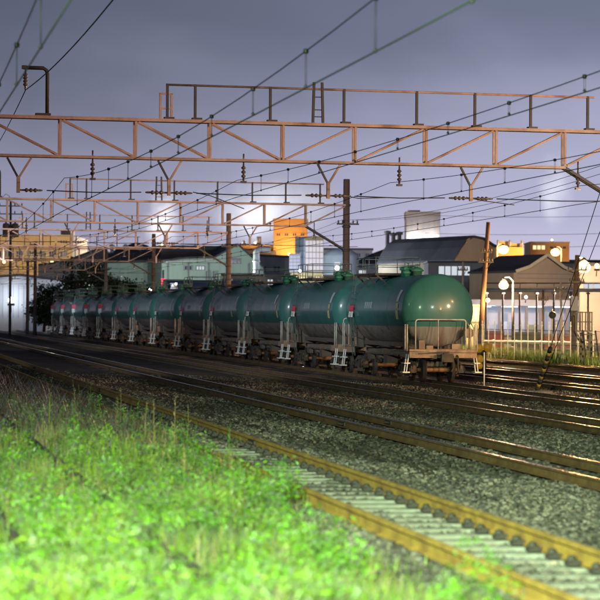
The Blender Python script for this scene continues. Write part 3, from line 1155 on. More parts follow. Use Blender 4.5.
    hr.tube([(-14.2, 0, 9.0 + zg), (-1.2, 0, 9.0 + zg)], 0.032, 7)
    hr.build('handrail', M_GANTRY, g)
    for xx in (-14.16, -13.35, -11.14, -8.94, -6.73, -4.94, -3.2, -1.4):
        q = MB()
        q.box((xx, 0, 8.53 + zg), (0.07, 0.07, 1.0))
        q.box((xx + 0.05, 0, 8.05 + zg), (0.28, 0.2, 0.05))
        q.build('railing_post', M_GANTRY_DK, g)
    ld = MB()
    for xx in (-9.87, -9.57):
        ld.bar((xx * 1.0 + (0.03 if xx < -9.7 else -0.03), 0, 9.2 + zg), (xx, 0, 8.03 + zg), 0.07, 0.07, 0, (1, 0, 0))
    for z in (8.2, 8.4, 8.77):
        ld.box((-9.72, 0, z + zg), (0.28, 0.03, 0.03))
    ld.build('ladder', M_GANTRY_DK, g)
    fr = MB()
    for xx in (-14.36, -14.04):
        fr.box((xx, 0, 8.38 + zg), (0.06, 0.06, 0.75))
    fr.box((-14.2, 0, 8.74 + zg), (0.38, 0.06, 0.05))
    fr.box((-14.2, 0, 8.32 + zg), (0.38, 0.05, 0.04))
    fr.build('bracket_frame', M_GANTRY, g)
    jp = MB()
    xj = -17.6
    jp.tube([(xj, 0, 8.02 + zg), (xj, 0, 9.2 + zg), (xj - 0.03, 0, 9.30 + zg), (xj - 0.12, 0, 9.36 + zg), (xj - 0.68, 0, 9.36 + zg)], 0.055, 8)
    jp.box((xj - 0.12, 0, 8.05 + zg), (0.42, 0.2, 0.08))
    jp.box((xj - 0.66, 0, 9.37 + zg), (0.12, 0.12, 0.1))
    jo = jp.build('feeder_bracket', M_GANTRY_DK, g)
    q = MB()
    insulator(q, (xj - 0.62, 0, 9.32 + zg), 4, 0.07, 0.6)
    q.build('feeder_insulator', M_PORC, jo)
    return g


GANTS = [(22.42, 69.0, math.radians(4.3)), (23.6, 118.6, math.radians(7)), (23.95, 161.3, math.radians(7)), (24.0, 205.5, math.radians(4)), (24.1, 249, 0), (24.2, 293, 0)]
GLAB = ['nearest and largest steel gantry, right across the top of the yard', 'second gantry back, its right post standing behind the second tank wagon',
        'third gantry back, its right post standing behind the fourth tank wagon', 'fourth gantry back, its right post in front of the pale green shed',
        'fifth gantry back, its right post rising from the dark trees', 'farthest gantry, low and thin at the left edge before the tan warehouse']
g0 = make_gantry()
for i, (gx_, gy_, rz) in enumerate(GANTS):
    g = g0 if i == 0 else copy_tree(g0)
    g.location = (gx_, gy_, -0.19)
    g.rotation_euler = (0, 0, rz)
    g['label'] = GLAB[i]

# ------------------------------------------------------------------ overhead lines
YS = [17.0, 67.5, 118.0, 161.3, 205.5, 249, 293, 340]


def sagged(x, za, zm, y0, y1, n=14, x1=None):
    x1 = x if x1 is None else x1
    pts = []
    for k in range(n + 1):
        t = k / n
        pts.append((x + (x1 - x) * t, y0 + (y1 - y0) * t, zm + (za - zm) * (2 * t - 1) ** 2))
    return pts


def overhead(xc, label, zs, zm, zc, droppers=True):
    t = thing('overhead_line', label, 'overhead wire', (xc, 17, 5.0), 0, 'catenary wires over the tracks')
    off = Vector((xc, 17, 5.0))
    mb, cb = MB(), MB()
    for k in range(len(YS) - 1):
        mb.tube([Vector(p) - off for p in sagged(xc, zs, zm, YS[k], YS[k + 1])], 0.009, 5)
        cb.tube([Vector(p) - off for p in sagged(xc, zc + 0.02, zc - 0.03, YS[k], YS[k + 1], 6)], 0.0105, 5)
    mb.build('messenger_wire', M_WIRE, t)
    cb.build('contact_wire', M_CONTACT, t)
    if droppers:
        for k in range(3):
            y0, y1 = YS[k], YS[k + 1]
            n = 12
            for j in range(1, n):
                u = (j - 0.02) / n
                zz = zm + (zs - zm) * (2 * u - 1) ** 2
                yy = y0 + (y1 - y0) * u
                d = MB()
                for dy in (-0.045, 0.045):
                    d.tube([(0, yy - 17 + dy, zz - 5.0), (0, yy - 17 + dy, zc - 5.0)], 0.0035, 4)
                d.lathe([(0.0001, -0.035), (0.032, -0.027), (0.036, 0), (0.032, 0.027), (0.0001, 0.035)], (0, yy - 17, zz - 5.0), 'Z', 7)
                d.lathe([(0.0001, -0.03), (0.03, 0), (0.0001, 0.03)], (0, yy - 17, zc - 5.0), 'Z', 6)
                d.build('dropper', M_WIRE, t)
    return t


M_CONTACT = mat('contact_wire_lamp_tint', (0.06, 0.085, 0.05), 0.45, 0.4, 0.15, 2.0)  # green tint stands in for the yard lamp's light on the wire
overhead(1.75, 'steepest pair of wires, crossing the upper left corner over the weeds', 6.27, 5.6, 5.29)
overhead(5.35, 'overhead wire pair above the rusty track nearest the weeds', 6.27, 5.62, 5.34)
overhead(10.25, 'overhead wire pair above the second track, crossing the upper right', 6.28, 5.95, 5.78)
overhead(14.7, 'overhead wire pair above the third track, just left of the tank train', 6.28, 5.84, 5.62)
overhead(20.35, 'overhead wire pair directly above the tank wagons', 6.28, 5.9, 5.72)
t = thing('feeder_wire', 'thick sagging feeder wire hung from the curved brackets at upper left', 'overhead wire', (4.25, 17, 8.0), 0)
b = MB()
YF = [14, 67.5, 118.6, 161.3, 205.5]
for k in range(len(YF) - 1):
    b.tube([Vector(p) - Vector((4.25, 17, 8.0)) for p in sagged(4.25, 8.72, 8.1, YF[k], YF[k + 1], 20)], 0.015, 6)
b.build('cable', M_WIRE, t)
for j, off in enumerate((-0.28, 0.5)):
    b = MB()
    pts = [(22.05 + 0.5, 10)] + [(gx_, gy_) for gx_, gy_, _ in GANTS]
    for k in range(len(pts) - 1):
        b.tube(sagged(pts[k][0] + off, 7.22, 6.75, pts[k][1] - 0.24, pts[k + 1][1] - 0.24, 12, pts[k + 1][0] + off), 0.009, 5)
    o = b.build('service_wire', M_WIRE)
    tag(o, 'thin service wire along the right-hand gantry posts, ' + ('left', 'right')[j] + ' one of the two', 'overhead wire', 'service wires on the gantry posts')

# stay wires of the nearest gantry with the striped guard
M_BLACK = mat('black_rubber', (0.02, 0.02, 0.02), 0.6, 0, 0.2, 6)
anchor = Vector((22.4, 79.2, -0.15))
sw = thing('stay_wire', 'stay wires with leaning black and yellow striped guard by the empty tracks', 'stay wire', anchor)
top1 = Vector((22.42, 69.2, 9.0)) - anchor
top2 = Vector((22.42, 69.2, 7.3)) - anchor
b = MB()
b.tube([(0, 0, 0), top1], 0.014, 6)
b.tube([(0.08, 0.05, 0), top2], 0.014, 6)
b.build('wire', M_WIRE, sw)
gd = MB()
dirv = top1.normalized()
for k in range(11):
    p0, p1 = dirv * (0.1 + k * 0.2), dirv * (0.1 + (k + 1) * 0.2)
    gd.tube([p0, p1], 0.075, 10, k % 2)
gd.build('striped_guard', [M_BLACK, mat('faded_yellow', (0.30, 0.22, 0.04), 0.7, 0, 0.3, 8, (0.10, 0.08, 0.04), 0.7)], sw)
ab = MB()
ab.lathe([(0.55, -0.1), (0.5, 0.02), (0.3, 0.08), (0.0001, 0.1)], (0.1, 0, 0), 'Z', 10)
ab.build('anchor_block', M_CONC, sw)

# thin white marker stake by the train
st = MB()
st.tube([(0, 0, 0), (0, 0, 1.35)], 0.022, 7)
st.box((0, 0, 0.02), (0.12, 0.12, 0.04))
o = st.build('marker_stake', M_WHITE, None, (21.55, 83.0, -0.19))
tag(o, 'thin white marker stake standing just right of the nearest wagon', 'marker stake')
rp = MB()
rp.tube([(18.9, 85.95, 1.16), (20.2, 84.6, 1.12), (21.55, 83.0, 1.14)], 0.009, 5)
tag(rp.build('stop_rope', M_BLACK), 'thin dark rope stretched across the end of the nearest wagon', 'rope')

# dwarf signal with yellow discs
dp = W(482, 350, 112)
ds = thing('shunting_signal', 'dwarf signal with round yellow discs beside the nearest wagon', 'signal', (dp.x, dp.y, -0.19))
b = MB()
b.tube([(0, 0, 0), (0, 0, 0.95)], 0.04, 8)
b.box((0, 0.05, 0.62), (0.42, 0.1, 0.85))
b.build('mast', M_IRON, ds)
for (x_, z_, r_) in ((-0.17, 1.12, 0.21), (0.25, 1.16, 0.21), (-0.14, 0.62, 0.20), (-0.14, 0.30, 0.16)):
    q = MB()
    q.lathe([(0.0001, -0.05), (r_ * 0.9, -0.05), (r_, -0.03), (r_, 0.0), (0.0001, 0.02)], (x_, -0.05, z_), 'Y', 18)
    q.build('disc', M_YELLOW, ds)

# posts between the third track and the train, far left
def yard_post(px, d, pytop, label, r=0.17):
    x_, y_ = WX(px, d)
    zt = Zat(px, pytop, d)
    p = thing('yard_post', label, 'post', (x_, y_, -0.19))
    b = MB()
    b.lathe([(r * 1.1, -0.3), (r, 2), (r * 0.85, zt), (r * 0.7, zt + 0.05)], (0, 0, 0), 'Z', 12)
    b.build('shaft', M_POST, p)
    c = MB()
    for z in (zt - 0.5, zt - 1.4):
        c.box((0, -r - 0.05, z + 0.19), (1.3, 0.1, 0.1))
        for xx in (-0.55, 0.55):
            c.lathe([(0.03, 0.05), (0.07, 0.12), (0.04, 0.18), (0.06, 0.22), (0.0001, 0.27)], (xx, -r - 0.05, z + 0.19), 'Z', 8)
    c.build('cross_arm', M_GANTRY_DK, p)
    s = MB()
    s.box((0.05, -r - 0.1, 2.0), (0.35, 0.2, 0.6))
    s.build('switch_box', M_FRAME, p)
    return p


yard_post(35, 255, 240, 'taller of the two brown posts at the far left end of the yard', 0.19)
yard_post(27.5, 268, 257, 'shorter of the two brown posts at the far left end of the yard', 0.18)
x_, y_ = WX(10, 240)
zt = Zat(10, 200, 240)
p = thing('transformer_pole', 'slim dark pole carrying a transformer cluster at the left edge', 'utility pole', (x_, y_, -0.1))
b = MB()
b.tube([(0, 0, -0.2), (0, 0, zt)], [0.15, 0.11], 10)
b.build('shaft', M_GANTRY_DK, p)
b = MB()
z0 = Zat(10, 235, 240)
for xx in (-0.45, 0.45):
    b.lathe([(0.3, z0), (0.34, z0 + 0.1), (0.34, z0 + 1.1), (0.28, z0 + 1.25), (0.08, z0 + 1.3), (0.08, z0 + 1.6)], (xx, 0, 0), 'Z', 12)
b.box((0, 0, z0 - 0.05), (1.7, 0.5, 0.1))
b.build('transformer', M_FRAME, p)
b = MB()
for z in (z0 + 2.2, z0 + 3.0):
    b.box((0, -0.15, z), (2.4, 0.1, 0.1))
    for xx in (-1.1, -0.4, 0.4, 1.1):
        b.lathe([(0.03, 0.05), (0.08, 0.12), (0.04, 0.2), (0.07, 0.26), (0.0001, 0.32)], (xx, -0.15, z), 'Z', 8)
b.tube([(0, 0, zt), (-0.15, 0, zt + 0.5), (-0.5, 0, zt + 0.7), (-0.9, 0, zt + 0.3)], 0.03, 6)
b.build('cross_arm', M_GANTRY_DK, p)

# ------------------------------------------------------------------ background works
M_TAN = mat('clad_tan', (0.46, 0.31, 0.15), 0.8, 0, 0.12, 0.3, (0.30, 0.20, 0.11), 0.5, 0.1, 2, (1, 1, 0.4))
M_ORANGE = mat('clad_ochre', (0.55, 0.33, 0.12), 0.8, 0, 0.12, 0.25, (0.36, 0.20, 0.08), 0.5, 0.1, 2)
M_WHITEW = mat('clad_white', (0.66, 0.68, 0.72), 0.8, 0, 0.08, 0.3, (0.45, 0.45, 0.46), 0.5)
M_PGREEN = mat('clad_pale_green', (0.33, 0.42, 0.37), 0.8, 0, 0.1, 0.25, (0.24, 0.30, 0.26), 0.5, 0.05, 2, (1, 1, 0.3))
M_BEIGE = mat('clad_beige', (0.42, 0.34, 0.25), 0.8, 0, 0.1, 0.3, (0.28, 0.22, 0.17), 0.5)
M_BROWNC = mat('clad_brown', (0.30, 0.225, 0.17), 0.8, 0, 0.12, 0.3, (0.2, 0.15, 0.12), 0.5)
M_GREYC = mat('clad_grey', (0.24, 0.23, 0.26), 0.8, 0, 0.15, 0.4, (0.15, 0.14, 0.16), 0.5)
M_BLUEC = mat('sheet_pale_blue', (0.40, 0.45, 0.55), 0.75, 0, 0.12, 0.6, (0.28, 0.30, 0.36), 0.5)
M_ROOF = mat('roof_dark', (0.055, 0.052, 0.065), 0.7, 0, 0.25, 0.4, (0.035, 0.03, 0.035), 0.5)
M_ROOFB = mat('roof_blue', (0.035, 0.045, 0.11), 0.6, 0, 0.2, 0.5)
M_CREAM = mat('wall_cream', (0.55, 0.52, 0.36), 0.8, 0, 0.15, 0.5, (0.35, 0.32, 0.22), 0.5)
M_OLIVE = mat('wall_olive', (0.22, 0.21, 0.12), 0.85, 0, 0.2, 0.5)
M_GLASS = mat('window_glass', (0.03, 0.035, 0.045), 0.12, 0, 0.1, 1.0)
M_STEELP = mat('steel_pipe', (0.38, 0.38, 0.40), 0.5, 0.2, 0.15, 1.0, (0.22, 0.18, 0.16), 0.4)
E_WIN = emit('lit_window', (0.85, 0.92, 1.0), 0.75)
E_WARMWIN = emit('lit_window_warm', (1.0, 0.80, 0.42), 1.2)
E_TUBE = emit('light_tube', (0.82, 0.90, 1.0), 3.0)
E_SOD = emit('sodium_globe', (1.0, 0.50, 0.15), 11.0)
E_WHT = emit('white_globe', (0.92, 0.96, 1.0), 40.0)


class Bld:
    """A building whose front faces the yard: local x right, y back, z up; px,py give sizes at depth d."""

    def __init__(s, name, label, cat, px, d, yaw=0.0, group=None):
        s.d, s.px = d, px
        x, y = WX(px, d)
        s.root = thing(name, label, cat, (x, y, -0.3), -TH + yaw, group)
        s.cy = math.cos(yaw)

    def x(s, px):
        return (px - s.px) * s.d / 2400 / s.cy

    def z(s, py, px=None):
        return Zat(px or s.px, py, s.d) + 0.3

    def part(s, b, name, m):
        return b.build(name, m, s.root)

    def block(s, name, px0, px1, py0, depth, m, py1=None, y0=0.0):
        x0, x1 = s.x(px0), s.x(px1)
        z1 = s.z(py0)
        z0 = 0 if py1 is None else s.z(py1)
        b = MB()
        b.box(((x0 + x1) / 2, y0 + depth / 2, (z0 + z1) / 2), (x1 - x0, depth, z1 - z0))
        return s.part(b, name, m)

    def seams(s, px0, px1, py0, py1, n, m, y=-0.03, w=0.12):
        b = MB()
        for k in range(n + 1):
            xx = s.x(px0 + (px1 - px0) * k / n)
            b.box((xx, y, (s.z(py0) + s.z(py1)) / 2), (w, 0.06, s.z(py0) - s.z(py1)))
        return s.part(b, 'cladding_ribs', m)

    def window(s, px0, px1, py0, py1, m, fm=None, y=-0.02, nx=1, nz=1):
        x0, x1, z1, z0 = s.x(px0), s.x(px1), s.z(py0), s.z(py1)
        b = MB()
        t = 0.12
        b.box(((x0 + x1) / 2, y, z1), (x1 - x0 + 2 * t, 0.12, t))
        b.box(((x0 + x1) / 2, y, z0), (x1 - x0 + 2 * t, 0.18, t))
        for k in range(nx + 1):
            b.box((x0 + (x1 - x0) * k / nx, y, (z0 + z1) / 2), (t, 0.1, z1 - z0 - t))
        for k in range(1, nz):
            b.box(((x0 + x1) / 2, y + 0.005, z0 + (z1 - z0) * k / nz), (x1 - x0 - t, 0.07, t * 0.6))
        f = s.part(b, 'window', fm or M_GREYC)
        p = MB()
        p.box(((x0 + x1) / 2, y + 0.015, (z0 + z1) / 2), (x1 - x0, 0.02, z1 - z0))
        o = p.build('pane', m, f)
        return f

    def gable(s, pts, depth, wall_m, roof_m, eave=0.35, thick=0.35, py_base=None):
        """pts: roof line (px,py) left to right at the front; walls below, roof sheet swept back."""
        line = [(s.x(a), s.z(b, a)) for a, b in pts]
        b = MB()
        b.prism([(line[0][0], 0)] + line + [(line[-1][0], 0)], 0, depth)
        s.part(b, 'wall', wall_m)
        r = MB()
        for (xa, za), (xb, zb) in zip(line[:-1], line[1:]):
            r.prism([(xa, za + 0.02), (xb, zb + 0.02), (xb, zb + thick), (xa, za + thick)], -eave, depth + eave)
        return s.part(r, 'roof', roof_m)


def floodlight(px, py, d, color, watts, label, globe=0.25, gm=None, aim=None, spot=None):
    p = W(px, py, d)
    t = thing('floodlight', label, 'floodlight', p, -TH, 'floodlights of the works')
    b = MB()
    b.box((0, 0.1, -globe * 1.5), (globe * 2.2, globe * 1.6, globe * 0.7))
    b.bar((0, 0.2, -globe * 1.5), (0, 0.5, -globe * 4), 0.08, 0.08)
    b.build('housing', M_GANTRY_DK, t)
    g = MB()
    g.lathe([(0.0001, -globe), (globe * 0.7, -globe * 0.7), (globe, 0), (globe * 0.7, globe * 0.7), (0.0001, globe)], (0, 0, 0), 'Z', 14)
    g.build('lens', gm or E_WHT, t)
    if spot:
        spot_light('floodlight_beam', (0, 0, 0), Vector((0, -0.8, -0.3)), watts, color, spot, 0.7, globe, t).location = (0, -globe - 0.25, 0)
    else:
        point_light('floodlight_beam', (0, 0, globe * 1.6), watts, color, globe * 0.4, t)
    return t


# tan warehouse, far left
B = Bld('tan_warehouse', 'long floodlit tan warehouse at far left behind the farthest gantries', 'warehouse', 10, 430)
B.block('wall', -60, 72, 236, 30, M_TAN)
B.block('parapet', -60.5, 72.5, 234.5, 30.6, M_BEIGE, 236.2, -0.3)
B.seams(-58, 71, 238, 262, 16, M_BEIGE)
for k in range(7):
    B.window(-6 + k * 11, 1 + k * 11, 251, 257, M_GLASS, None, -0.05, 3)
B.block('roof_house', 58, 68, 229, 8, M_BEIGE, 235, 4)
floodlight(4, 262, 408, (1.0, 0.8, 0.52), 7500, 'warm floodlight washing the left half of the tan warehouse', 0.25, E_SOD)
floodlight(52, 262, 412, (1.0, 0.8, 0.52), 7500, 'warm floodlight washing the right half of the tan warehouse', 0.25, E_SOD)
B = Bld('white_shed', 'white floodlit shed low at the left edge behind the brown posts', 'shed', 20, 335)
B.gable([(-45, 281), (20, 276), (82, 284)], 22, M_WHITEW, M_ROOF)
B.seams(-44, 81, 285, 318, 24, M_BLUEC, -0.03, 0.08)
B.block('roller_door', 26, 44, 300, 0.15, M_BLUEC, None, -0.16)
floodlight(11, 300, 332.5, COOL, 170, 'dazzling white floodlight on the white shed at the left edge', 0.42)
floodlight(58, 297, 332.5, COOL, 150, 'smaller white floodlight on the right half of the white shed', 0.2)
# dark roofed hall between
B = Bld('dark_roofed_hall', 'low hall with a long dark roof left of the pale green shed', 'hall', 70, 396, 0.0)
B.gable([(38, 266), (66, 262), (100, 249), (112, 258)], 8, M_GREYC, M_ROOF)
# pale green sheds
B = Bld('green_shed', 'pale green shed with a peaked dark roof at left, behind the dark trees', 'shed', 135, 385, 0.0)
B.block('wall', 104, 166, 262, 26, M_PGREEN)
r = MB()
r.add([(B.x(102), -0.6, B.z(262)), (B.x(167), -0.6, B.z(259)), (B.x(142), 12, B.z(243)), (B.x(130), 12, B.z(240)), (B.x(110), 12, B.z(247)),
       (B.x(102), -0.6, B.z(263.5)), (B.x(167), -0.6, B.z(262.2))],
      [(0, 1, 2, 3, 4), (0, 5, 6, 1), (1, 6, 2), (0, 4, 5), (2, 6, 5, 4, 3)])
B.part(r, 'roof', M_ROOF)
B.seams(105, 165, 263, 292, 12, M_BLUEC, -0.03, 0.07)
for px in (112, 119):
    B.block('vent_pipe', px - 0.7, px + 0.7, 276, 0.5, M_GREYC, None, -0.8)
B = Bld('long_green_shed', 'long pale green shed with gabled right end beside the orange block', 'shed', 200, 375, 0.25)
B.gable([(162, 262), (184, 259), (214, 258), (237, 245), (263, 268)], 30, M_PGREEN, M_ROOF, 0.4, 0.3)
B.seams(164, 260, 262, 292, 14, M_BLUEC, -0.03, 0.07)
for k in range(5):
    b = MB()
    xx = B.x(168 + k * 20)
    b.tube([(xx, -0.18, 0), (xx, -0.18, B.z(262.5))], 0.11, 7)
    B.part(b, 'downpipe', M_STEELP)
b = MB()
b.bar((B.x(163), -0.3, B.z(262.5)), (B.x(216), -0.3, B.z(259.5)), 0.25, 0.25)
B.part(b, 'gutter', M_STEELP)
B.block('sliding_door', 226, 244, 274, 0.12, M_BLUEC, None, -0.14)
B.window(184, 192, 266, 270, M_GLASS, None, -0.06, 3)
B.window(196, 204, 266, 270, E_WIN, None, -0.06, 3)
B.window(230, 240, 258, 263, M_GLASS, None, -0.06, 3)
B.block('ridge_vent', 172, 228, 244, 5, M_ROOF, 259, 9)
for px in (206, 213):
    B.block('vent_pipe', px - 0.8, px + 0.8, 271, 0.5, M_GREYC, None, -0.9)
floodlight(150, 290, 355, (0.85, 1.0, 0.92), 6000, 'added greenish white fill light low before the peaked green shed', 0.2)  # this lamp and the next are added to brighten the green walls
floodlight(222, 286, 340, (0.85, 1.0, 0.92), 9000, 'added greenish white fill light low before the long green shed', 0.2)
floodlight(408, 272, 405, COOL, 5000, 'added white fill light under the eave of the long dark roof', 0.2)  # added lamp to lift the hall wall
floodlight(455, 280, 300, (1.0, 0.82, 0.74), 11000, 'added warm white fill light just right above the nearest tank', 0.18)  # added lamp to brighten the tan shed and annex front
for px in (110, 124, 138, 152):
    B0 = Bld('ridge_ventilator', {110: 'leftmost', 124: 'second', 138: 'third', 152: 'rightmost'}[px] + ' of four small ventilators on the peaked green shed roof', 'ventilator', px, 389, 0, 'ventilators on the peaked green shed')
    zz = Zat(px, 250 if px < 150 else 253, 389)
    B0.root.location.z = zz - 0.6
    b = MB()
    b.lathe([(0.28, 0), (0.28, 1.1), (0.5, 1.15), (0.5, 1.4), (0.0001, 1.7)], (0, 3, 0), 'Z', 10)
    B0.part(b, 'cowl', M_STEELP)
    b = MB()
    b.box((0, 3, 0.15), (0.9, 0.9, 0.3))
    B0.part(b, 'kerb', M_ROOF)
# blue roofed house
B = Bld('blue_roofed_house', 'small house with dark blue roof and white gable behind the middle wagons', 'house', 205, 262, 0.12)
B.block('wall', 168, 244, 291, 9, M_WHITEW)
r = MB()
xa, xb, zr, ze = B.x(166), B.x(246), B.z(279.5), B.z(291)
r.prism([(-0.5, ze), (4.5, zr), (9.5, ze), (4.5, ze + 0.05)], xa, xb)
o = r.mesh('roof', M_ROOFB)
ro = place('roof', o, B.root, (0, 0, 0), (0, 0, math.pi / 2))
ro.scale = (1, -1, 1)
B.window(171, 176, 284, 289, M_GLASS, None, -0.55)
floodlight(176, 284, 258, COOL, 900, 'small white lamp by the white gable of the blue-roofed house', 0.12)
B = Bld('red_pole_lamp', 'thin mast with glowing red lamp left of the blue-roofed house', 'mast', 163, 300)
b = MB()
b.tube([(0, 0, 0), (0, 0, B.z(270))], 0.12, 8)
B.part(b, 'shaft', M_GREYC)
b = MB()
b.box((0, -0.2, B.z(285)), (0.5, 0.3, 1.6))
B.part(b, 'red_lamp', emit('red_lamp', (1.0, 0.06, 0.12), 2.2))
# orange plant block
B = Bld('ochre_block', 'floodlit ochre block with lower wing, steam rising behind it', 'factory', 285, 450)
B.block('tower', 273, 307, 220, 14, M_ORANGE)
B.block('tower_cap', 272.5, 307.5, 218.6, 14.6, M_ORANGE, 220.3, -0.25)
B.block('wing', 231, 273, 245, 18, M_ORANGE, None, 1.0)
B.block('wing_roof', 229, 276, 251, 22, M_ROOF, 256, -3.0)
B.block('wing_annex', 307, 322, 246, 12, M_ORANGE, None, 1.5)
B.seams(274, 306, 221, 252, 8, M_ORANGE, -0.04, 0.1)
for k in range(4):
    B.window(276 + k * 8, 280 + k * 8, 233, 236, M_GLASS, M_ORANGE, -0.06, 2)
b = MB()
b.tube([(B.x(258), 4, B.z(245)), (B.x(258), 4, B.z(236))], 0.5, 10)
b.tube([(B.x(243), 4, B.z(245)), (B.x(243), 4, B.z(240))], 0.35, 10)
B.part(b, 'roof_pipes', M_STEELP)
floodlight(289, 254, 445.5, SODIUM, 3200, 'orange floodlight at the foot of the ochre block', 0.25, E_SOD)
floodlight(255, 258, 436, SODIUM, 4000, 'orange floodlight below the wing of the ochre block', 0.2, E_SOD)
B = Bld('sloping_roof_shed', 'dark shed under a low sloping roof in front of the ochre block', 'shed', 268, 400, 0.2)
B.gable([(232, 272), (250, 256), (300, 258), (318, 266)], 14, M_GREYC, M_ROOF)
for k in range(3):
    B.window(245 + k * 14, 252 + k * 14, 266, 272, M_GLASS, None, -0.05, 2)
# duct and sheeted silos
B = Bld('steel_duct', 'tall pale steel duct with elbow top left of the sheeted silos', 'duct', 256, 340)
b = MB()
z1 = B.z(249)
b.tube([(0, 0, 0), (0, 0, z1 - 0.5), (0.2, 0, z1 - 0.1), (0.6, 0, z1), (2.0, 0, z1)], 0.45, 12)
B.part(b, 'pipe', M_STEELP)
b = MB()
for k in range(5):
    b.lathe([(0.46, -0.1), (0.56, -0.08), (0.56, 0.08), (0.46, 0.1)], (0, 0, 3 + k * 1.8), 'Z', 12)
B.part(b, 'flanges', M_STEELP)
for i, (p0, p1, pt, d_, lab, m_) in enumerate(((289, 300, 255, 332, 'lowest sheeted silo block, at left front of the three', M_BLUEC), (295, 307, 238, 338, 'tall narrow bluish silo block between the other two', M_BLUEC),
                                                (305, 323, 240, 334, 'widest silo block, pale sheeted walls and mossy top', M_WHITEW))):
    B = Bld('sheeted_silo', lab, 'silo', (p0 + p1) / 2, d_, 0.0, 'sheeted silos by the ochre block')
    B.block('wall', p0, p1, pt, 3.0, m_)
    nz_ = 6
    for k in range(nz_):
        pa = pt + (276 - pt) * k / nz_
        b = MB()
        b.box(((B.x(p0) + B.x(p1)) / 2, -0.06, B.z(pa + 0.3)), (B.x(p1) - B.x(p0), 0.08, 0.09))
        B.part(b, 'sheet_band', M_GREYC)
    nx_ = 3 if i < 2 else 5
    for k in range(nx_ + 1):
        b = MB()
        b.box((B.x(p0 + (p1 - p0) * k / nx_), -0.09, (B.z(pt) + B.z(277)) / 2), (0.06, 0.05, B.z(pt) - B.z(277)))
        B.part(b, 'scaffold_pole', M_GREYC)
    B.block('roof', p0 - 0.4, p1 + 0.4, pt - 1.4 if i < 2 else pt - 3.5, 3.4, M_GREYC if i < 2 else M_OLIVE, pt - 0.1, -0.2)
floodlight(296, 281, 322, COOL, 5200, 'white floodlight low in front of the sheeted silos', 0.15)
B = Bld('round_tank', 'broad round tank with domed roof behind the second gantry post', 'storage tank', 341, 360)
b = MB()
r_ = 18 * 360 / 2400
zt = B.z(256)
b.lathe([(r_, 0), (r_, zt), (r_ * 0.97, zt + 0.15), (r_ * 0.8, zt + 0.65), (r_ * 0.5, zt + 1.1), (0.0001, zt + 1.35)], (0, 3, 0), 'Z', 36)
B.part(b, 'shell', M_BLUEC)
b = MB()
for k in range(4):
    z = 2 + k * 2.2
    b.lathe([(r_, z - 0.06), (r_ + 0.05, z - 0.05), (r_ + 0.05, z + 0.05), (r_, z + 0.06)], (0, 3, 0), 'Z', 36)
B.part(b, 'ring_seams', M_GREYC)
b = MB()
b.box((B.x(337), 3 - r_ - 0.1, (B.z(262) + B.z(278)) / 2), (0.9, 0.2, B.z(262) - B.z(278)))
B.part(b, 'lit_panel', E_WIN)
floodlight(337, 268, 345, COOL, 3500, 'white floodlight in front of the round tank', 0.3)
# dark long roof + pale wall
B = Bld('long_dark_roof_hall', 'long hall with broad dark roof and pale lit wall right of the round tank', 'hall', 395, 430, 0.0)
B.block('wall', 352, 470, 264, 22, M_GREYC)
r = MB()
r.add([(B.x(348), -1, B.z(266)), (B.x(382), -1, B.z(268)), (B.x(440), -1, B.z(257)), (B.x(474), -1, B.z(258)), (B.x(472), 16, B.z(241)), (B.x(405), 16, B.z(240)), (B.x(375), 16, B.z(251)),
       (B.x(348), -1, B.z(268)), (B.x(474), -1, B.z(268))],
      [(0, 1, 2, 3, 4, 5, 6), (0, 7, 8, 3, 2, 1), (7, 0, 6), (7, 6, 5, 4, 8), (3, 8, 4)])
B.part(r, 'roof', M_ROOF)
for k in range(7):
    B.window(380 + k * 8, 386 + k * 8, 271, 281, E_WIN if k in (0, 1, 4) else M_GLASS, None, -0.06, 2, 2)
b = MB()
b.bar((B.x(378), -1.2, B.z(269)), (B.x(438), -1.2, B.z(259)), 0.3, 0.25)
B.part(b, 'eave_trim', M_BLUEC)
for k in range(5):
    b = MB()
    xx = B.x(384 + k * 17)
    zz = B.z(262 - k * 2.2)
    b.lathe([(0.3, zz - 1), (0.3, zz + 0.7), (0.55, zz + 0.75), (0.5, zz + 1.05), (0.0001, zz + 1.3)], (xx, 5, 0), 'Z', 10)
    B.part(b, 'roof_cowl', M_STEELP)
for k in range(4):
    b = MB()
    zz = B.z(284 - k * 4)
    b.tube([(B.x(400), -1.6 - 0.3 * k, zz), (B.x(436), -1.6 - 0.3 * k, zz), (B.x(438), -1.6 - 0.3 * k, zz - 1.2)], 0.2, 8)
    B.part(b, 'wall_pipe', M_STEELP)
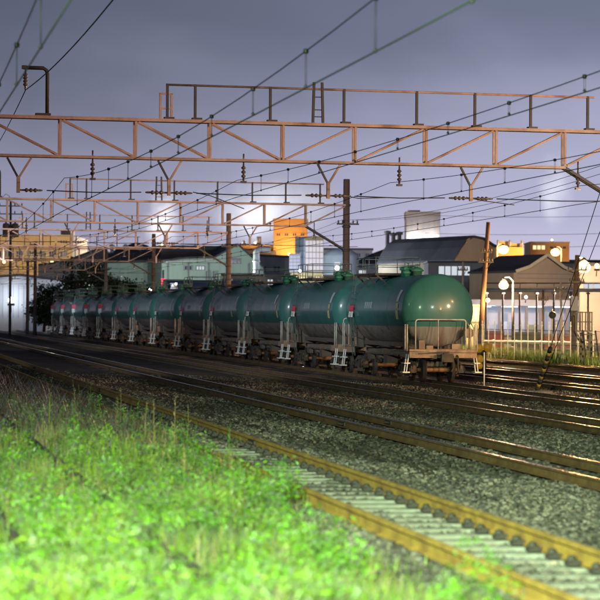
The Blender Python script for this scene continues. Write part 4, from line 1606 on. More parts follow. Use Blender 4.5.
# beige tower
B = Bld('beige_tower', 'square beige tower block above the long dark roof, floodlit at its foot', 'tower', 422, 500)
B.block('wall', 405.5, 439.5, 219, 7, M_BROWNC)
B.block('upper_storey', 405, 440, 211.5, 7.2, M_BROWNC, 218.2, -0.1)
B.block('band', 405.2, 439.8, 218.2, 7.05, M_GREYC, 219, -0.02)
B.seams(406, 439, 220, 243, 6, M_GREYC, -0.02, 0.08)
B.block('roof_plant', 408, 420, 209.8, 3, M_GREYC, 211.5, 2)
floodlight(414, 242.6, 498.3, COOL, 1300, 'white floodlight at the left foot of the beige tower', 0.3)
floodlight(432, 242.6, 498.3, COOL, 1300, 'white floodlight at the right foot of the beige tower', 0.3)
for px, h_ in ((387, 231), (393, 233), (399, 232)):
    Bv = Bld('roof_vent', ('leftmost', 'middle', 'rightmost')[(px - 387) // 6] + ' of the three capped roof vents left of the beige tower', 'vent', px, 470, 0, 'roof vents left of the beige tower')
    Bv.root.location.z = Zat(px, 247, 470)
    b = MB()
    b.lathe([(0.4, 0), (0.4, Zat(px, h_ + 3, 470) - Zat(px, 247, 470)), (0.7, Zat(px, h_ + 2.6, 470) - Zat(px, 247, 470)), (0.7, Zat(px, h_, 470) - Zat(px, 247, 470)), (0.0001, Zat(px, h_ - 0.5, 470) - Zat(px, 247, 470))], (0, 0, 0), 'Z', 12)
    Bv.part(b, 'cowl', M_GREYC)
# cream and olive low walls behind the train
B = Bld('cream_workshop', 'low cream workshop lit brightly behind the third wagon', 'workshop', 306, 275)
B.block('wall', 290, 322, 273, 7, M_CREAM)
B.block('roof', 289, 323, 271.6, 7.6, M_GREYC, 273, -0.3)
for k in range(4):
    B.window(293 + k * 7.4, 297.5 + k * 7.4, 276, 281, E_WARMWIN if k != 2 else M_GLASS, None, -0.05, 2)
floodlight(300, 271, 268, (0.95, 0.95, 0.7), 1700, 'lamp over the cream workshop behind the third wagon', 0.14)
B = Bld('olive_workshop', 'low olive workshop behind the two nearest wagons', 'workshop', 378, 268)
B.block('wall', 323, 436, 277, 8, M_OLIVE)
B.block('roof', 322.5, 437, 275.4, 8.8, M_GREYC, 277, -0.4)
for k in range(9):
    B.window(327 + k * 12, 333 + k * 12, 278.5, 283, M_GLASS if k % 3 else E_WARMWIN, None, -0.05, 2)
B.window(358, 366, 270, 274, E_WIN, None, -0.5)  # white sign above the roof, built as a glowing window
B = Bld('low_stores', 'row of low grey stores behind the middle wagons, left of the cream workshop', 'stores', 255, 290)
B.block('wall', 222, 289, 276, 8, M_GREYC)
B.block('roof', 221, 290, 274, 8.8, M_ROOF, 276, -0.4)
for k in range(6):
    B.window(227 + k * 10, 233 + k * 10, 279, 285, M_GLASS if k % 2 else E_WIN, None, -0.05, 2)
# tan gabled shed on the right
B = Bld('tan_gabled_shed', 'large tan shed with sweeping curved gable behind the nearest wagon', 'shed', 472, 330, 0.45)
cyx = B.cy
B.gable([(452, 262), (458, 250), (464, 242), (472, 237.5), (483, 239.5), (493, 246), (506, 251), (530, 258), (566, 264)], 22, M_BEIGE, M_ROOF, 0.5, 0.3)
B2 = Bld('grey_clad_annex', 'grey annex with lit white strip windows below the tan gable', 'annex', 490, 290)
B2.block('wall', 428, 600, 263, 10, M_GREYC)
B2.block('roof', 427, 602, 261.3, 11, M_ROOF, 263, -0.5)
B2.seams(430, 598, 279, 300, 26, M_ROOF, -0.04, 0.07)
B2.window(438, 470, 266, 276, E_WIN, None, -0.06, 5)
B2.window(487, 512, 267, 278, E_WIN, None, -0.06, 4)
B2.window(560, 590, 268, 277, M_GLASS, None, -0.06, 4)
# gabled house
B = Bld('gabled_workshop', 'gabled workshop with pale curved bargeboards and dark roof beside the street lamps', 'workshop', 548, 232, 0.42)
GP_ = [(512, 273), (526, 268.5), (536, 262), (545, 256.5), (553, 262), (563, 269), (588, 277)]
rf = B.gable(GP_, 9, M_BEIGE, M_ROOF, 0.4, 0.22)
bb = MB()
for (a, c), (a2, c2) in zip(GP_[:-1], GP_[1:]):
    bb.bar((B.x(a), -0.45, B.z(c, a) + 0.16), (B.x(a2), -0.45, B.z(c2, a2) + 0.16), 0.1, 0.28)
B.part(bb, 'bargeboard', M_CREAM)
sl = MB()
for k in range(6):
    z = B.z(274 + k * 4.5)
    sl.box(((B.x(516) + B.x(584)) / 2, -0.03, z), (B.x(584) - B.x(516), 0.05, 0.05))
B.part(sl, 'cladding_courses', M_GREYC)
# ochre units behind
B = Bld('ochre_units', 'orange-lit roof units behind the street lamps, left of the curved gable', 'roof units', 509, 325)
B.block('wall', 496, 523, 247, 6, M_ORANGE)
B.block('hood', 500, 509, 241, 4, M_ORANGE, 247, 1)
B.block('hood', 511, 521, 243, 4, M_ORANGE, 247, 1.2)
b = MB()
for px in (498, 510, 522):
    b = MB()
    b.tube([(B.x(px), 0.6, B.z(247)), (B.x(px), 0.6, B.z(240))], 0.16, 8)
    B.part(b, 'stub_pipe', M_STEELP)
B = Bld('ochre_box_building', 'orange-lit flat box building right of the curved gable peak', 'building', 549, 330)
B.block('wall', 530, 569, 243, 9, M_ORANGE)
B.block('parapet', 529.6, 569.4, 241.6, 9.4, M_BEIGE, 243.2, -0.2)
B.window(532, 545, 245, 250, E_WARMWIN, M_ORANGE, -0.06, 3)
B.window(549, 566, 246, 249, M_GLASS, M_ORANGE, -0.06, 4)
# right edge building
B = Bld('edge_workshop', 'low workshop with bright white strip at the right edge', 'workshop', 615, 215, -0.1)
B.block('wall', 580, 680, 266, 10, M_BEIGE)
B.block('roof', 577, 684, 263, 11.5, M_ROOF, 266, -0.8)
B.window(584, 640, 283, 290, E_WIN, None, -0.06, 6)
floodlight(597, 266, 207, SODIUM, 900, 'dazzling warm lamp at the right edge under the workshop roof', 0.22, E_SOD)
# loading dock
B = Bld('loading_dock', 'long open loading dock with cool white lit bays behind the mesh fence', 'loading dock', 550, 222)
B.block('back_wall', 470, 640, 306, 0.4, M_WHITEW, None, 7.0)
B.block('canopy', 466, 644, 300, 8.6, M_BLUEC, 306, -1.2)
B.block('dock_floor', 468, 642, 337, 8.4, M_CONC, None, -1.0)
for k in range(13):
    px = 472 + k * 13.6
    b = MB()
    b.box((B.x(px), 0, B.z(323)), (0.22, 0.22, B.z(306) - B.z(337)))
    b.v = [(v[0], v[1], v[2]) for v in b.v]
    B.part(b, 'column', M_GREYC)
for k in range(6):
    b = MB()
    b.box((B.x(486 + k * 27), 3.6, B.z(306.8)), (1.5, 0.25, 0.1))
    B.part(b, 'light_tube', E_TUBE)
for k in range(6):
    B.block('stacked_goods', 476 + k * 28, 487 + k * 28, 327 - (k * 5) % 8, 1.6, (M_GREYC, M_BLUEC, M_OLIVE)[k % 3], 336.8, 3.4)
for k in range(3):
    point_light('dock_light', (B.x(495 + k * 50), 2.5, B.z(309)), 260, (0.70, 0.78, 1.0), 0.3, B.root)
floodlight(526, 297, 210, (1.0, 0.68, 0.50), 4200, 'fill light added over the left part of the dock canopy edge', 0.12)  # both canopy lamps are added to brighten the gabled workshop wall
floodlight(571, 297, 208, (1.0, 0.68, 0.50), 4200, 'fill light added over the right part of the dock canopy edge', 0.12)
# yellow lit kiosk right of the tank head
B = Bld('lit_kiosk', 'small cabin with glowing yellow window just right of the nearest tank', 'cabin', 474, 172)
B.block('wall', 466, 484, 306, 2.2, M_CREAM)
B.block('roof', 465, 485, 304.4, 2.6, M_GREYC, 306, -0.2)
B.window(471.5, 480, 308, 321, emit('kiosk_window', (1.0, 0.78, 0.28), 2.2), M_GREYC, -0.06, 2, 2)
point_light('kiosk_light', (B.x(476), -0.8, B.z(312)), 260, (1.0, 0.75, 0.3), 0.2, B.root)
# more distant blocks along the skyline
for px0, px1, pt, d_, lab, m_ in ((-40, 46, 262, 520, 'low distant works block behind the white shed at far left', M_GREYC), (228, 300, 262, 560, 'low distant works block behind the dark sloping shed', M_GREYC),
                                  (318, 372, 250, 540, 'distant works block with dark top behind the round tank', M_GREYC), (560, 690, 262, 420, 'distant low works block behind the right-hand lamps', M_BEIGE)):
    B = Bld('works_block', lab, 'building', (px0 + px1) / 2, d_)
    B.block('wall', px0, px1, pt, 20, m_)
    B.block('roof', px0 - 1, px1 + 1, pt - 2, 21, M_ROOF, pt, -0.5)
    for k in range(6):
        a = px0 + (px1 - px0) * (k + 0.25) / 6
        B.window(a, a + (px1 - px0) / 14, pt + 3, pt + 7, M_GLASS, None, -0.06, 2)


# ------------------------------------------------------------------ street lamps and poles on the right
def pole(px, d, pytop, label, lean=0.0, r=0.16, m=None, arms=(), name='utility_pole', group=None):
    x, y = WX(px, d)
    z1 = Zat(px, pytop, d)
    t = thing(name, label, 'utility pole', (x, y, -0.22), -TH, group)
    b = MB()
    b.tube([(0, 0, -0.2), (lean * 0.5, 0, z1 * 0.5), (lean, 0, z1 + 0.22)], [r, r * 0.88, r * 0.72], 10)
    b.build('shaft', m or M_RODPOLE, t)
    for py, w in arms:
        z = Zat(px, py, d) + 0.22
        lx = lean * z / z1
        a = MB()
        a.box((lx, -r - 0.04, z), (w, 0.1, 0.1))
        for k in (-0.42, -0.2, 0.2, 0.42):
            a.lathe([(0.025, 0.04), (0.06, 0.09), (0.03, 0.15), (0.05, 0.19), (0.0001, 0.24)], (lx + k * w, -r - 0.04, z), 'Z', 8)
        a.bar((lx, -r - 0.03, z - 0.5), (lx + w * 0.35, -r - 0.04, z), 0.04, 0.04)
        a.build('cross_arm', M_GANTRY_DK, t)
    return t


def street_lamp(px, py, d, px_pole, label, watts, color=SODIUM, globe=0.3, gm=None):
    x, y = WX(px_pole, d)
    t = thing('street_lamp', label, 'street lamp', (x, y, -0.22), -TH, 'street lamps at the right')
    z = Zat(px, py, d) + 0.22
    ax = (px - px_pole) * d / 2400
    b = MB()
    b.tube([(0, 0, 0), (0, 0, z * 0.6), (0, 0, z + 0.15), (ax * 0.4, 0, z + 0.45), (ax, 0, z + 0.4)], [0.12, 0.09, 0.06, 0.05, 0.045], 9)
    b.lathe([(0.2, 0), (0.2, 0.35), (0.12, 0.4)], (0, 0, 0), 'Z', 10)
    b.build('pole', M_GANTRY_DK, t)
    h = MB()
    h.lathe([(0.08, 0.42), (globe * 0.5, 0.24), (globe * 0.8, 0.12), (globe * 0.78, 0.06)], (ax, 0, z + 0.0), 'Z', 14)
    h.build('lamp_hood', M_GANTRY_DK, t)
    g = MB()
    g.lathe([(globe * 0.5, globe * 0.5), (globe * 0.9, globe * 0.15), (globe, -globe * 0.2), (globe * 0.85, -globe * 0.6), (globe * 0.5, -globe * 0.9), (0.0001, -globe)], (ax, 0, z - globe * 0.3), 'Z', 14)
    g.build('lamp_globe', gm or E_SOD, t)
    point_light('lamp_light', (ax, -globe * 1.6, z - globe * 0.6), watts, color, globe * 0.4, t)
    return t


street_lamp(503, 247, 316, 497, 'street lamp glaring highest, in front of the ochre roof units', 16000, SODIUM, 0.7)
street_lamp(555, 250, 321, 561, 'street lamp glaring in front of the ochre box building', 14000, SODIUM, 0.62)
street_lamp(583.5, 264, 158, 575, 'brightest street lamp, near the right edge above the steel stairs', 24000, SODIUM, 0.45)
street_lamp(503.5, 283, 178, 513, 'lower street lamp glowing between the utility pole and the curved gable', 12000, (1.0, 0.6, 0.3), 0.36)
p = pole(479, 158, 222, 'leaning brown utility pole with two cross arms just right of the nearest tank', 0.58, 0.19, None, ((252, 0.75), (262, 1.0)))
lampb = MB()
lampb.lathe([(0.0001, -0.16), (0.12, -0.1), (0.15, 0), (0.1, 0.1), (0.0001, 0.13)], (0.55, -0.25, Zat(483, 300, 158) + 0.22), 'Z', 10)
lampb.build('pole_lamp', E_SOD, p)
point_light('pole_light', (0.7, -0.8, Zat(483, 300, 158) + 0.1), 900, SODIUM, 0.15, p)
p = pole(573, 150, 255, 'stout brown utility pole beside the brightest street lamp', 0.25, 0.2, None, ((270, 1.3), (282, 1.0)))
b = MB()
b.box((0.05, -0.32, Zat(573, 300, 150)), (0.4, 0.26, 0.9))
b.build('junction_box', M_GREYC, p)
pole(462, 190, 262, 'slim pole half hidden behind the right side of the nearest tank', 0.05, 0.11, M_GREYC, ((270, 0.8),))
pole(562, 168, 282, 'slim pole behind the mesh fence, left of the stout utility pole', -0.1, 0.1, M_GREYC, ((290, 0.9),))
pole(543, 185, 290, 'dark slim pole standing before the loading dock under the curved gable', 0.0, 0.12, M_GANTRY_DK, ((300, 0.8),))
# overhead cables on the far right poles
for i, (py0, py1) in enumerate(((213, 212), (231, 229), (243, 242))):
    a, c = W(425, py0 + 2, 380), W(700, py1, 330)
    b = MB()
    pts = []
    for k in range(13):
        q = k / 12
        v = a.lerp(c, q)
        v.z -= 0.5 * (1 - (2 * q - 1) ** 2)
        pts.append(v)
    b.tube(pts, 0.028, 5)
    tag(b.build('power_line', M_WIRE), ('highest', 'middle', 'lowest')[i] + ' of three faint power lines crossing the sky above the right-hand lamps', 'power line', 'power lines at the right')

# ------------------------------------------------------------------ mesh fence
f0, f1 = Vector((*WX(476, 150), 0)), Vector((*WX(650, 128), 0))
fv = f1 - f0
FL = fv.length
fence = thing('mesh_fence', 'tall wire mesh fence with thin white posts between the tracks and the dock', 'fence', (f0.x, f0.y, -0.22), math.atan2(fv.y, fv.x))
pb = MB()
pb.tube([(0, 0, 0), (0, 0, 2.35)], 0.03, 7)
pb.box((0, 0, 2.1), (0.05, 0.12, 0.05))
PM = pb.mesh('post', M_WHITE)
np_ = int(FL / 0.95)
for k in range(np_ + 1):
    place('post', PM, fence, (k * FL / np_, 0, 0))
for z in (0.25, 1.0, 1.82):
    b = MB()
    b.tube([(0, 0.035, z), (FL, 0.035, z)], 0.016, 6)
    b.build('rail', M_GANTRY_DK, fence)
b = MB()
nw = int(FL / 0.14)
for k in range(nw):
    xx = k * FL / nw
    b.bar((xx, 0.06, 0.1), (xx + 0.5, 0.06, 1.85), 0.008, 0.008)
    b.bar((xx + 0.5, 0.075, 0.1), (xx, 0.075, 1.85), 0.008, 0.008)
o = b.build('wire_mesh', M_STEELP, fence)
tag(o, kind='stuff')

# guard rail, parked cars, traffic mirror
g0_, g1_ = Vector((*WX(470, 180), 0)), Vector((*WX(640, 168), 0))
gv_ = g1_ - g0_
gr = thing('guard_rail', 'pale steel guard rail along the road behind the mesh fence', 'guard rail', (g0_.x, g0_.y, -0.28), math.atan2(gv_.y, gv_.x))
for k in range(8):
    b = MB()
    b.tube([(gv_.length * k / 7, 0.06, 0), (gv_.length * k / 7, 0.06, 0.95)], 0.06, 7)
    b.build('post', M_STEELP, gr)
b = MB()
b.prism([(0.0, 0.62), (0.05, 0.68), (0.0, 0.74), (0.05, 0.82), (0.0, 0.9), (-0.03, 0.9), (0.02, 0.82), (-0.03, 0.74), (0.02, 0.68), (-0.03, 0.62)], 0, gv_.length)
o = b.mesh('beam', M_WHITE)
o.materials[0] = M_STEELP
bo = place('beam', o, gr, (0, 0, 0), (0, 0, -math.pi / 2))


def crate(px, d, w, h, paint, label):
    x, y = WX(px, d)
    c = thing('crate', label, 'crate', (x, y, -0.28), -TH, 'crates stacked behind the guard rail')
    b = MB()
    b.box((0, 0.5, h / 2), (w, 1.0, h))
    b.build('box', paint, c)
    for k in range(4):
        q = MB()
        q.box((-w / 2 + w * (k + 0.5) / 4, -0.03, h / 2), (0.1, 0.06, h - 0.05))
        q.build('batten', paint, c)
    for z in (0.12, h - 0.12):
        q = MB()
        q.box((0, -0.075, z), (w, 0.03, 0.12))
        q.build('rail', M_GREYC, c)


crate(496, 190, 1.3, 1.5, mat('crate_red', (0.40, 0.05, 0.04), 0.6, 0, 0.2, 3), 'red battened crate behind the guard rail, just right of the leaning pole')
crate(508, 191, 1.1, 1.2, M_WHITE, 'small whitish crate behind the guard rail, beside the red crate')
crate(527, 192, 2.2, 1.4, M_OLIVE, 'wide olive crate behind the guard rail under the pipe rack')
crate(560, 189, 2.6, 1.3, mat('crate_rust', (0.30, 0.10, 0.05), 0.7, 0, 0.25, 3), 'wide rust-coloured crate behind the guard rail near the round mirror')
# pipe rack along the front of the dock
pr0, pr1 = Vector((*WX(486, 204), 0)), Vector((*WX(640, 200), 0))
prv = pr1 - pr0
rk = thing('pipe_rack', 'high pipe rack running along the dock behind the fence', 'pipe rack', (pr0.x, pr0.y, -0.28), math.atan2(prv.y, prv.x))
zr_ = Zat(540, 292, 202) + 0.28
for k in range(10):
    xx = prv.length * k / 9
    q = MB()
    q.box((xx, 0, zr_ / 2), (0.14, 0.14, zr_))
    q.box((xx, 0, zr_ - 0.1), (0.12, 1.2, 0.12))
    q.build('frame', M_GANTRY_DK, rk)
for dy, dz, rr in ((-0.4, 0.12, 0.11), (-0.05, 0.16, 0.16), (0.4, 0.1, 0.09)):
    q = MB()
    q.tube([(0, dy, zr_ + dz), (prv.length, dy, zr_ + dz)], rr, 9)
    q.build('pipe', M_STEELP, rk)
q = MB()
q.tube([(0, 0.1, zr_ + 0.75), (prv.length, 0.1, zr_ + 0.75)], 0.05, 7)
for k in range(10):
    q.tube([(prv.length * k / 9, 0.1, zr_), (prv.length * k / 9, 0.1, zr_ + 0.75)], 0.03, 6)
q.build('cable_rail', M_GANTRY_DK, rk)
mx_, my_ = WX(552, 152)
tm = thing('traffic_mirror', 'round traffic mirror seen from its dark back on a slim post by the fence', 'traffic mirror', (mx_, my_, -0.22), -TH)
b = MB()
b.tube([(0, 0, 0), (0, 0, Zat(552, 309, 152) + 0.2)], 0.04, 8)
b.build('post', M_STEELP, tm)
b = MB()
b.lathe([(0.0001, -0.14), (0.12, -0.1), (0.22, -0.03), (0.24, 0.02), (0.0001, 0.04)], (0.02, -0.06, Zat(552, 315, 152) + 0.22), 'Y', 20)
b.build('dish', M_BLACK, tm)

# ------------------------------------------------------------------ steel stair platform
sx_, sy_ = WX(575.5, 131)
sp = thing('stair_platform', 'black steel access platform with railing and open steps at the right edge', 'stair', (sx_, sy_, -0.2), -TH)
U = 131 / 2400
PZ = Zat(580, 331, 131) + 0.2
M_BLK = mat('black_steel', (0.010, 0.009, 0.009), 0.6, 0, 0.3, 8, (0.03, 0.014, 0.008), 0.5)
WD = 17 * U
b = MB()
b.box((WD / 2, 0.5, PZ), (WD, 1.0, 0.08))
b.build('deck', M_BLK, sp)
for xx in (7.5 * U, WD - 0.05):
    for yy in (0.05, 0.95):
        q = MB()
        q.box((xx, yy, (PZ - 0.05) / 2 - 0.1), (0.09, 0.09, PZ + 0.1))
        q.build('leg', M_BLK, sp)
for yy in (0.02, 0.98):
    q = MB()
    q.bar((0.02, yy, PZ - 0.02), (7.3 * U, yy, PZ * 0.62), 0.07, 0.07)
    q.build('brace', M_BLK, sp)
    q = MB()
    for z in (0.5, 1.02):
        q.bar((0, yy, PZ + z), (WD, yy, PZ + z), 0.06, 0.06)
    for xx in (0.03, WD * 0.4, WD * 0.72, WD - 0.03):
        q.bar((xx, yy, PZ), (xx, yy, PZ + 1.06), 0.065, 0.065)
    q.build('railing', M_BLK, sp)
q = MB()
for z in (0.5, 1.02):
    q.bar((0.0, 0.05, PZ + z), (0.0, 0.95, PZ + z), 0.06, 0.06)
q.build('end_railing', M_BLK, sp)
for xx in (7.5 * U, 20 * U):
    q = MB()
    q.bar((xx, 0.0, PZ), (xx + 0.05, -1.5, 0.0), 0.06, 0.16)
    q.build('stringer', M_BLK, sp)
for k in range(6):
    t_ = (k + 0.6) / 6
    q = MB()
    q.box((13.75 * U, -1.5 * t_, PZ * (1 - t_)), (12.3 * U, 0.26, 0.05))
    q.build('tread', M_BLK, sp)

# ------------------------------------------------------------------ trees
M_BARK = mat('bark', (0.06, 0.045, 0.035), 0.9, 0, 0.3, 4.0, None, 0.4, 0.4)


def leaf_mat(name, ior=1.3):
    m = bpy.data.materials.new(name)
    m.use_nodes = True
    n, l = m.node_tree.nodes, m.node_tree.links
    n.clear()
    o = N(n, 'ShaderNodeOutputMaterial')
    at = N(n, 'ShaderNodeAttribute', attribute_name='tint')
    d = N(n, 'ShaderNodeBsdfDiffuse')
    t = N(n, 'ShaderNodeBsdfTranslucent')
    mx = N(n, 'ShaderNodeMixShader')
    mx.inputs['Fac'].default_value = 0.35
    l.new(at.outputs['Color'], d.inputs['Color'])
    l.new(at.outputs['Color'], t.inputs['Color'])
    l.new(d.outputs[0], mx.inputs[1])
    l.new(t.outputs[0], mx.inputs[2])
    gl = N(n, 'ShaderNodeBsdfGlossy')
    gl.inputs['Roughness'].default_value = 0.45
    gl.inputs['Color'].default_value = (1, 1, 1, 1)
    fr = N(n, 'ShaderNodeFresnel')
    fr.inputs['IOR'].default_value = ior
    mx2 = N(n, 'ShaderNodeMixShader')
    l.new(fr.outputs[0], mx2.inputs['Fac'])
    l.new(mx.outputs[0], mx2.inputs[1])
    l.new(gl.outputs[0], mx2.inputs[2])
    l.new(mx2.outputs[0], o.inputs['Surface'])
    return m


M_LEAF = leaf_mat('tree_leaves', 1.08)
M_WEED = leaf_mat('weed_leaves')


def leaves(centers, size, r=nr, narrow=0.28):
    """one folded rhombic leaf per centre -> V,F (two quads' worth: 4 verts, 1 quad)"""
    n = len(centers)
    a, bb = r.rand(n) * 6.283, (r.rand(n) - 0.5) * 2.2
    d = np.stack([np.cos(a) * np.cos(bb), np.sin(a) * np.cos(bb), np.sin(bb)], 1)
    s = np.cross(d, r.randn(n, 3))
    s /= np.linalg.norm(s, axis=1)[:, None] + 1e-6
    nn = np.cross(d, s)
    L = (size * (0.6 + 0.8 * r.rand(n)))[:, None]
    V = np.stack([centers - d * L * 0.5, centers + s * L * narrow + nn * L * 0.08, centers + d * L * 0.5, centers - s * L * narrow + nn * L * 0.08], 1)
    F = np.arange(n * 4).reshape(n, 4)
    return V.reshape(-1, 3), F


def tree(px, d, pytop, width, label, dens=1.0, seed=1, bare=False):
    r = np.random.RandomState(seed)
    x, y = WX(px, d)
    h = Zat(px, pytop, d) + 0.3
    t = thing('tree', label, 'tree', (x, y, -0.3), 0, 'dark trees behind the last wagons')
    tb = MB()
    tb.tube([(0, 0, 0), (0.1, 0.05, h * 0.3), (0.05, -0.05, h * 0.62), (0, 0, h * 0.85)], [0.22, 0.17, 0.1, 0.03], 8)
    cl = []
    for k in range(11 if not bare else 16):
        a = r.rand() * 6.283
        z0_ = h * (0.25 + 0.5 * r.rand())
        L = width * (0.35 + 0.35 * r.rand()) * (1.2 - 0.5 * z0_ / h)
        p1_ = (L * math.cos(a), L * math.sin(a), z0_ + h * (0.12 + 0.2 * r.rand()))
        mid = (p1_[0] * 0.5, p1_[1] * 0.5, (z0_ + p1_[2]) / 2 - 0.1)
        tb.tube([(0.05, 0, z0_), mid, p1_], [0.08, 0.05, 0.02], 6)
        for q in range(4 if bare else 1):
            e_ = (p1_[0] + r.randn() * 0.5, p1_[1] + r.randn() * 0.5, p1_[2] + r.rand() * 0.9)
            tb.tube([mid if q % 2 else p1_, e_], [0.025, 0.008], 4)
        cl.append(p1_)
    tb.build('trunk', M_BARK, t)
    for k in range(10):
        a, q = r.rand() * 6.283, r.rand()
        zz = h * (0.3 + 0.66 * q)
        rad = width * 0.55 * math.sqrt(max(0.05, 1 - abs(2 * q - 0.8))) * r.rand() ** 0.4
        cl.append((rad * math.cos(a), rad * math.sin(a), zz))
    C = []
    for c in cl:
        n = int((330 if not bare else 110) * dens)
        C.append(np.array(c) + r.randn(n, 3) * np.array([0.5, 0.5, 0.42]) * width * (0.12 + 0.22 * r.rand()))
    C = np.concatenate(C)
    V_, F_ = leaves(C, 0.30, r)
    cc = np.stack([0.012 + 0.022 * r.rand(len(C)), 0.026 + 0.04 * r.rand(len(C)), 0.01 + 0.012 * r.rand(len(C))], 1)
    place('crown', np_mesh('crown', V_, F_, [M_LEAF], np.repeat(cc, 4, 0)), t)


for i, (px, d_, pt, wd, lab, bare) in enumerate((
        (44, 300, 288, 3.0, 'thin half-bare tree at left of the dark trees, against the white shed', True),
        (58, 300, 281, 3.6, 'open twiggy tree, second from the left of the dark trees', True),
        (70, 296, 294, 3.2, 'bushy low dark tree before the right end of the white shed', False),
        (80, 292, 263, 4.0, 'tallest ragged dark tree just left of the fifth gantry post', True),
        (93, 290, 281, 4.2, 'round dark tree just left of the pale green shed', False),
        (107, 294, 276, 3.8, 'dark tree around the foot of the fifth gantry post', False),
        (122, 288, 277, 4.4, 'broad dark tree on the right, before the pale green shed wall', False),
        (135, 290, 288, 3.4, 'low rightmost dark tree beside the pale green wall', False),
        (52, 285, 305, 3.2, 'low dark shrubby tree at the left behind the last wagon', False))):
    tree(px, d_, pt, wd, lab, 1.0, 40 + i, bare)

# ------------------------------------------------------------------ steam
def steam(px, py, d, rx, ry, rz, dens, label, scale=0.25, glow=0, gpos=None):
    p = W(px, py, d)
    m = bpy.data.materials.new('steam')
    m.use_nodes = True
    n, l = m.node_tree.nodes, m.node_tree.links
    n.clear()
    o = N(n, 'ShaderNodeOutputMaterial')
    v = N(n, 'ShaderNodeVolumePrincipled')
    v.inputs['Color'].default_value = (1, 1, 1, 1)
    v.inputs['Anisotropy'].default_value = 0.0
    tc = N(n, 'ShaderNodeTexCoord')
    nz = N(n, 'ShaderNodeTexNoise')
    nz.inputs['Scale'].default_value = scale
    nz.inputs['Detail'].default_value = 4
    l.new(tc.outputs['Object'], nz.inputs['Vector'])
    dv = N(n, 'ShaderNodeVectorMath', operation='DIVIDE')
    dv.inputs[1].default_value = (rx, ry, rz)
    l.new(tc.outputs['Object'], dv.inputs[0])
    ln = N(n, 'ShaderNodeVectorMath', operation='LENGTH')
    l.new(dv.outputs[0], ln.inputs[0])
    fall = N(n, 'ShaderNodeMapRange')
    fall.interpolation_type = 'SMOOTHSTEP'
    fall.inputs['From Min'].default_value = 1.0
    fall.inputs['From Max'].default_value = 0.15
    l.new(ln.outputs['Value'], fall.inputs['Value'])
    ns = N(n, 'ShaderNodeMapRange')
    ns.inputs['From Min'].default_value = 0.38
    ns.inputs['From Max'].default_value = 0.66
    l.new(nz.outputs['Fac'], ns.inputs['Value'])
    mu = N(n, 'ShaderNodeMath', operation='MULTIPLY')
    l.new(fall.outputs['Result'], mu.inputs[0])
    l.new(ns.outputs['Result'], mu.inputs[1])
    m2 = N(n, 'ShaderNodeMath', operation='MULTIPLY')
    m2.inputs[1].default_value = dens
    l.new(mu.outputs[0], m2.inputs[0])
    l.new(m2.outputs[0], v.inputs['Density'])
    l.new(v.outputs[0], o.inputs['Volume'])
    b = MB()
    prof = [(max(0.0001, math.sin(math.pi * k / 10)), -math.cos(math.pi * k / 10)) for k in range(11)]
    b.lathe(prof, (0, 0, 0), 'Z', 20)
    b.v = [(a * rx, c * ry, e_ * rz) for a, c, e_ in b.v]
    ob = b.build('steam_plume', m, None, p, (0, 0, -TH))
    tag(ob, kind='stuff')
    if glow:
        floodlight(gpos[0], gpos[1], d - 11, (0.95, 0.95, 1.0), glow, label, 0.2, E_SOD)  # lamp added to brighten the steam
    return ob


steam(268, 206, 490, 19, 9, 9, 0.15, 'fill light added for the steam behind the ochre block', 0.13, 26000, (255, 243))
steam(162, 218, 470, 4.5, 4, 8.0, 0.30, 'fill light added for the thin steam column over the green sheds', 0.25, 26000, (162, 245))
steam(556, 180, 520, 5.0, 4, 12, 0.16, 'fill light added for the faint steam at upper right', 0.2, 45000, (552, 240))

# ------------------------------------------------------------------ weeds and grass
def veg_xy(n, dmin, dmax, fx0=-0.19, fx1=0.16):
    u = nr.rand(n)
    d = dmin * (dmax / dmin) ** u
    r = (fx0 + nr.rand(n) * (fx1 - fx0)) * d
    return r * CT + d * ST, -r * ST + d * CT, d


def edge(x, y):
    """how far the weeds reach towards the first track"""
    return 4.50 - 0.42 * np.clip((25.0 - y) / 7.0, 0, 1) - 0.4 * np.clip((20.5 - y) / 3.5, 0, 1) + 0.22 * np.sin(y * 0.55) + 0.14 * np.sin(y * 1.7 + 1) - 0.5 * np.exp(-((y - 23) / 2.8) ** 2) + 0.3 * np.exp(-((y - 33) / 5) ** 2)


def clump(x, y):
    return 0.5 + 0.5 * np.sin(x * 2.3 + 1.3 * np.sin(y * 0.7)) * np.sin(y * 0.9 + 1.1 * np.sin(x * 1.7))


def rail_gap(x):
    g = np.zeros_like(x, bool)
    for xr in (1.75 - G2, 1.75 + G2):
        g |= (x > xr - 0.22) & (x < xr + 0.06)
    return g


